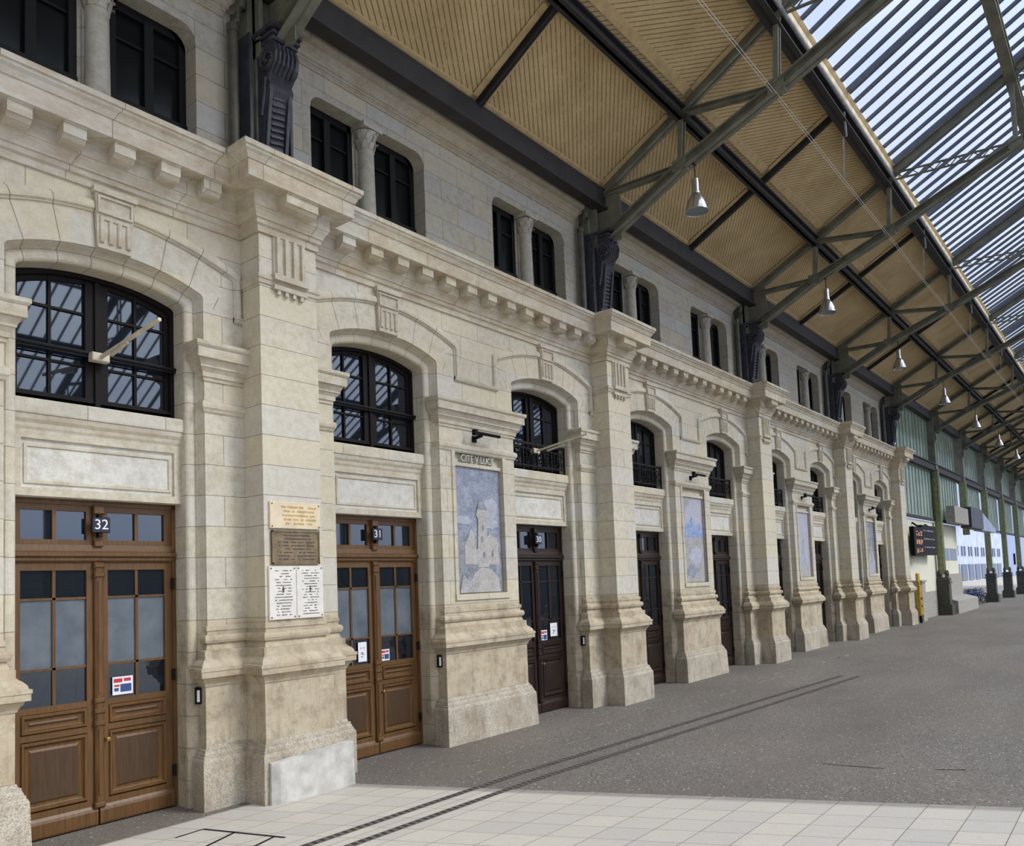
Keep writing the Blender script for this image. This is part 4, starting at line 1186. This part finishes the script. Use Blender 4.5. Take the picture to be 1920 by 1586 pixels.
q = MB(); q.prism([(59.0,4.9),(65.0,4.9),(65.0,5.15),(59.0,6.2)], 'y', -1.4, -.9); cpart(q,'white_gable',M['bluegrey'])
tag(cn, 'canopy box with dark and white panels over the exit opening', 'canopy')
db = empty('departure_board', (44.6,-1.1,3.9))
def dpart(q, nm, m): o = q.build(nm, m, loc=(44.6,-1.1,3.9)); o.parent = db; o.location = (0,0,0); return o
q = MB(); q.box(41.2,43.3,-1.06,-.86,3.2,4.6); q.box(43.35,46.6,-.98,-.76,3.25,4.75); case = dpart(q,'casing',M['black'])
rr = random.Random(5)
q = MB()
for row in range(3):
    for k in range(3):
        x = 41.6+.48*k; z = 4.36-.42*row
        for s_ in range(4):
            if rr.random() < .8: q.box(x+rr.uniform(0,.1), x+rr.uniform(.2,.38), -1.07, -1.06, z-.06*s_, z-.06*s_+.04)
dpart(q,'orange_figures',M['orange_led'])
q = MB()
for row in range(3):
    for k in range(6):
        x = 43.7+.42*k; z = 4.45-.42*row; q.box(x,x+rr.uniform(.15,.34),-.99,-.98,z,z+.06)
dpart(q,'white_figures',M['white_led'])
q = MB(); q.beam((43.4,-.9,4.6),(43.4,-.54,4.9),.08,.08); q.beam((46.3,-.8,4.7),(46.3,-.54,4.9),.08,.08); dpart(q,'bracket',M['iron'])
tag(db, 'black departure board with orange figures past the last stone pier', 'departure board')
tv = empty('ticket_validator', (41.45,-1.05,0))
def vpart(q, nm, m): o = q.build(nm, m, loc=(41.45,-1.05,0)); o.parent = tv; o.location = (0,0,0)
q = MB(); q.cbox(41.30,41.60,-1.14,-.95,.35,1.8,.05); q.box(41.15,41.55,-1.1,-1.0,1.95,2.35); q.box(41.40,41.53,-1.1,-1.0,1.8,2.0); vpart(q,'yellow_body',M['yellow'])
q = MB(); q.box(41.35,41.55,-1.15,-1.14,1.1,1.2); q.box(41.37,41.55,-1.15,-1.14,.75,.85); vpart(q,'slot',M['black'])
q = MB(); q.box(41.40,41.50,-1.1,-1.0,0,.35); vpart(q,'stand',M['iron'])
tag(tv, 'slim yellow ticket machine beside the last stone pier', 'ticket machine')
q = MB(); q.box(42.6,43.4,-.95,-.54,0,1.9); q.box(42.5,43.5,-1.0,-.54,1.9,2.0)
tag(q.build('notice_pillar', M['concrete'], loc=(43.5,-.9,0)), 'grey lilac square pillar behind the yellow ticket machine', 'pillar')

# beyond the exit opening: street front and bicycles
q = MB(); q.box(40,200,14,15,0,9)
bf = q.build('street_building', M['bluegrey'], loc=(100,14,0)); tag(bf, 'pale bluish building seen through the exit opening', 'building')
q = MB()
for i in range(20):
    x = 60+6.6*i; q.box(x,x+5.2,13.9,14,.3,3.0); q.box(x+1,x+2.2,13.9,14,4.4,6.0); q.box(x+3.4,x+4.6,13.9,14,4.4,6.0)
o = q.build('shop_window', M['glass'], loc=(100,14,0)); o.parent = bf; o.location = (0,0,0)
g = MB(); g.quad((40,1,-.01),(X_END+60,1,-.01),(X_END+60,15,-.01),(40,15,-.01)); tag(g.build('floor', M['concrete']), 'pale street pavement outside the exit', 'floor', kind='structure')
def make_bike():
    r = empty('bicycle')
    for x in (0,1.05):
        q = MB(); n = 20; q.tube([(x+.33*math.cos(2*PI*k/n),0,.34+.33*math.sin(2*PI*k/n)) for k in range(n+1)], .022, 5, False)
        for k in range(6): q.tube([(x,0,.34),(x+.33*math.cos(PI*k/3),0,.34+.33*math.sin(PI*k/3))], .006, 4)
        q.build('wheel', M['iron'], r)
    q = MB()
    for a, b in (((0,0,.34),(.38,0,.34)),((.38,0,.34),(.28,0,.82)),((0,0,.34),(.3,0,.78)),((.3,0,.78),(.88,0,.82)),((.38,0,.34),(.9,0,.76)),((1.05,0,.34),(.88,0,.92))): q.tube([a,b], .022, 6)
    q.build('bicycle_frame', M['blue'], r)
    q = MB(); q.tube([(.88,-.25,.98),(.88,.25,.98)], .018, 6); q.tube([(.88,0,.9),(.88,0,.98)], .018, 6); q.build('handlebar', M['iron'], r)
    q = MB(); q.box(.15,.38,-.06,.06,.86,.91); q.build('saddle', M['black'], r)
    return r
bk = make_bike(); W_ = ['first','second','third','fourth','fifth','sixth','seventh','eighth','ninth']
for i in range(9):
    o = bk if i == 0 else copy_tree(bk)
    o.location = (61.2+.75*i, .25+(i%3)*.5, 0); o.rotation_euler = (0,0,-.9+.12*math.sin(i*2.1))
    tag(o, 'parked bicycle outside the exit, %s of the row from the left' % W_[i], 'bicycle', 'bicycles parked outside the exit')
# black sign on the far columns
for i, x in enumerate((74.6,83.0)):
    q = MB(); q.box(x,x+.5,-1.35,-1.25,2.6,3.5) if i == 0 else q.box(x-.1,x+.7,-1.5,-1.3,3.0,3.9)
    tag(q.build('hanging_sign', M['black'], loc=(x,-1.3,3)), ['small black sign on a far green column','larger black sign box on the farther green column'][i], 'sign')
    
q = MB(); q.box(-15,X_END,-32,-31,0,5.5)
tag(q.build('wall_right', M['attic']), 'stone wall closing the hall on the track side, out of view', 'wall', kind='structure')
q = MB(); q.prism([(1,0),(-32,0),(-32,11),(-15,19.2),(1,11)], 'x', -15.5, -15)  # unseen end wall, added to keep light off pier sides facing it
tag(q.build('wall_back_blocker', M['attic']), 'added end wall behind the camera, out of view, blocking light from that end', 'wall', kind='structure')
# track-side posts (out of frame, they carry the roof)
q0 = MB(); q0.box(-.15,.15,MIR(-.72)-.15,MIR(-.72)+.15,0,10.7); q0.box(-.35,.35,MIR(-.72)-.35,MIR(-.72)+.35,0,1.2)
tp = q0.build('track_side_post', M['postgreen'])
for i, x in enumerate(TR):
    o = tp if i == 0 else tp.copy()
    if i: COL.objects.link(o)
    o.location = (x,0,0); tag(o, 'iron post carrying the roof on the track side', 'post', 'track side posts')

# ------------------------------------------------------------------ light
wd = bpy.data.worlds.new('sky'); bpy.context.scene.world = wd; wd.use_nodes = True; nt = wd.node_tree; nt.nodes.clear()
out = nt.nodes.new('ShaderNodeOutputWorld'); bg = nt.nodes.new('ShaderNodeBackground'); tc = nt.nodes.new('ShaderNodeTexCoord')
L = Vector((.34,-.66,.67)).normalized()
dp = nt.nodes.new('ShaderNodeVectorMath'); dp.operation = 'DOT_PRODUCT'; nt.links.new(tc.outputs['Generated'], dp.inputs[0]); dp.inputs[1].default_value = L
mx = nt.nodes.new('ShaderNodeMath'); mx.operation = 'MAXIMUM'; nt.links.new(dp.outputs['Value'], mx.inputs[0]); mx.inputs[1].default_value = 0
pw = nt.nodes.new('ShaderNodeMath'); pw.operation = 'POWER'; nt.links.new(mx.outputs[0], pw.inputs[0]); pw.inputs[1].default_value = 4
ns = nt.nodes.new('ShaderNodeTexNoise'); ns.inputs['Scale'].default_value = 2.2; ns.inputs['Detail'].default_value = 5; nt.links.new(tc.outputs['Generated'], ns.inputs['Vector'])
rp = nt.nodes.new('ShaderNodeMapRange'); nt.links.new(ns.outputs['Fac'], rp.inputs[0]); rp.inputs[1].default_value = .4; rp.inputs[2].default_value = .65
cm = nt.nodes.new('ShaderNodeMix'); cm.data_type = 'RGBA'; nt.links.new(rp.outputs[0], cm.inputs[0]); cm.inputs[6].default_value = (.50,.61,.96,1); cm.inputs[7].default_value = (.80,.87,1.0,1)
c2 = nt.nodes.new('ShaderNodeMix'); c2.data_type = 'RGBA'; nt.links.new(pw.outputs[0], c2.inputs[0]); nt.links.new(cm.outputs[2], c2.inputs[6]); c2.inputs[7].default_value = (1,.95,.87,1)
st = nt.nodes.new('ShaderNodeMath'); st.operation = 'MULTIPLY_ADD'; nt.links.new(pw.outputs[0], st.inputs[0]); st.inputs[1].default_value = 6.4; st.inputs[2].default_value = 1.68
nt.links.new(c2.outputs[2], bg.inputs[0]); nt.links.new(st.outputs[0], bg.inputs[1]); nt.links.new(bg.outputs[0], out.inputs[0])
sun = bpy.data.lights.new('sun', 'SUN'); sun.energy = 5.6; sun.angle = math.radians(16); sun.color = (1,.96,.9)
so = bpy.data.objects.new('sun', sun); COL.objects.link(so); so.rotation_euler = Vector((-L.x,-L.y,-L.z)).to_track_quat('-Z','Y').to_euler()

# ------------------------------------------------------------------ camera
R = (( .62674263, .02504438, .77882376), (-.77828986, .06910568, .62409078), (-.03819117,-.99729493, .06280326))  # world rows of (x right, y down, z forward)
right = Vector((R[0][0],R[1][0],R[2][0])); down = Vector((R[0][1],R[1][1],R[2][1])); fwd = Vector((R[0][2],R[1][2],R[2][2]))
cam = bpy.data.cameras.new('camera'); co = bpy.data.objects.new('camera', cam); COL.objects.link(co)
up = -down; bk_ = -fwd
co.matrix_world = Matrix(((right.x,up.x,bk_.x,0),(right.y,up.y,bk_.y,-9.6),(right.z,up.z,bk_.z,2.58),(0,0,0,1)))
cam.sensor_fit = 'HORIZONTAL'; cam.sensor_width = 36; cam.lens = 1480/1920*36
cam.shift_x = 0; cam.shift_y = (1001.908-793)/1920
cam.clip_end = 600
sc_ = bpy.context.scene; sc_.camera = co
sc_.view_settings.view_transform = 'Standard'; sc_.view_settings.look = 'None'; sc_.view_settings.gamma = 1; sc_.view_settings.exposure = -0.90
sc_.view_settings.use_curve_mapping = False
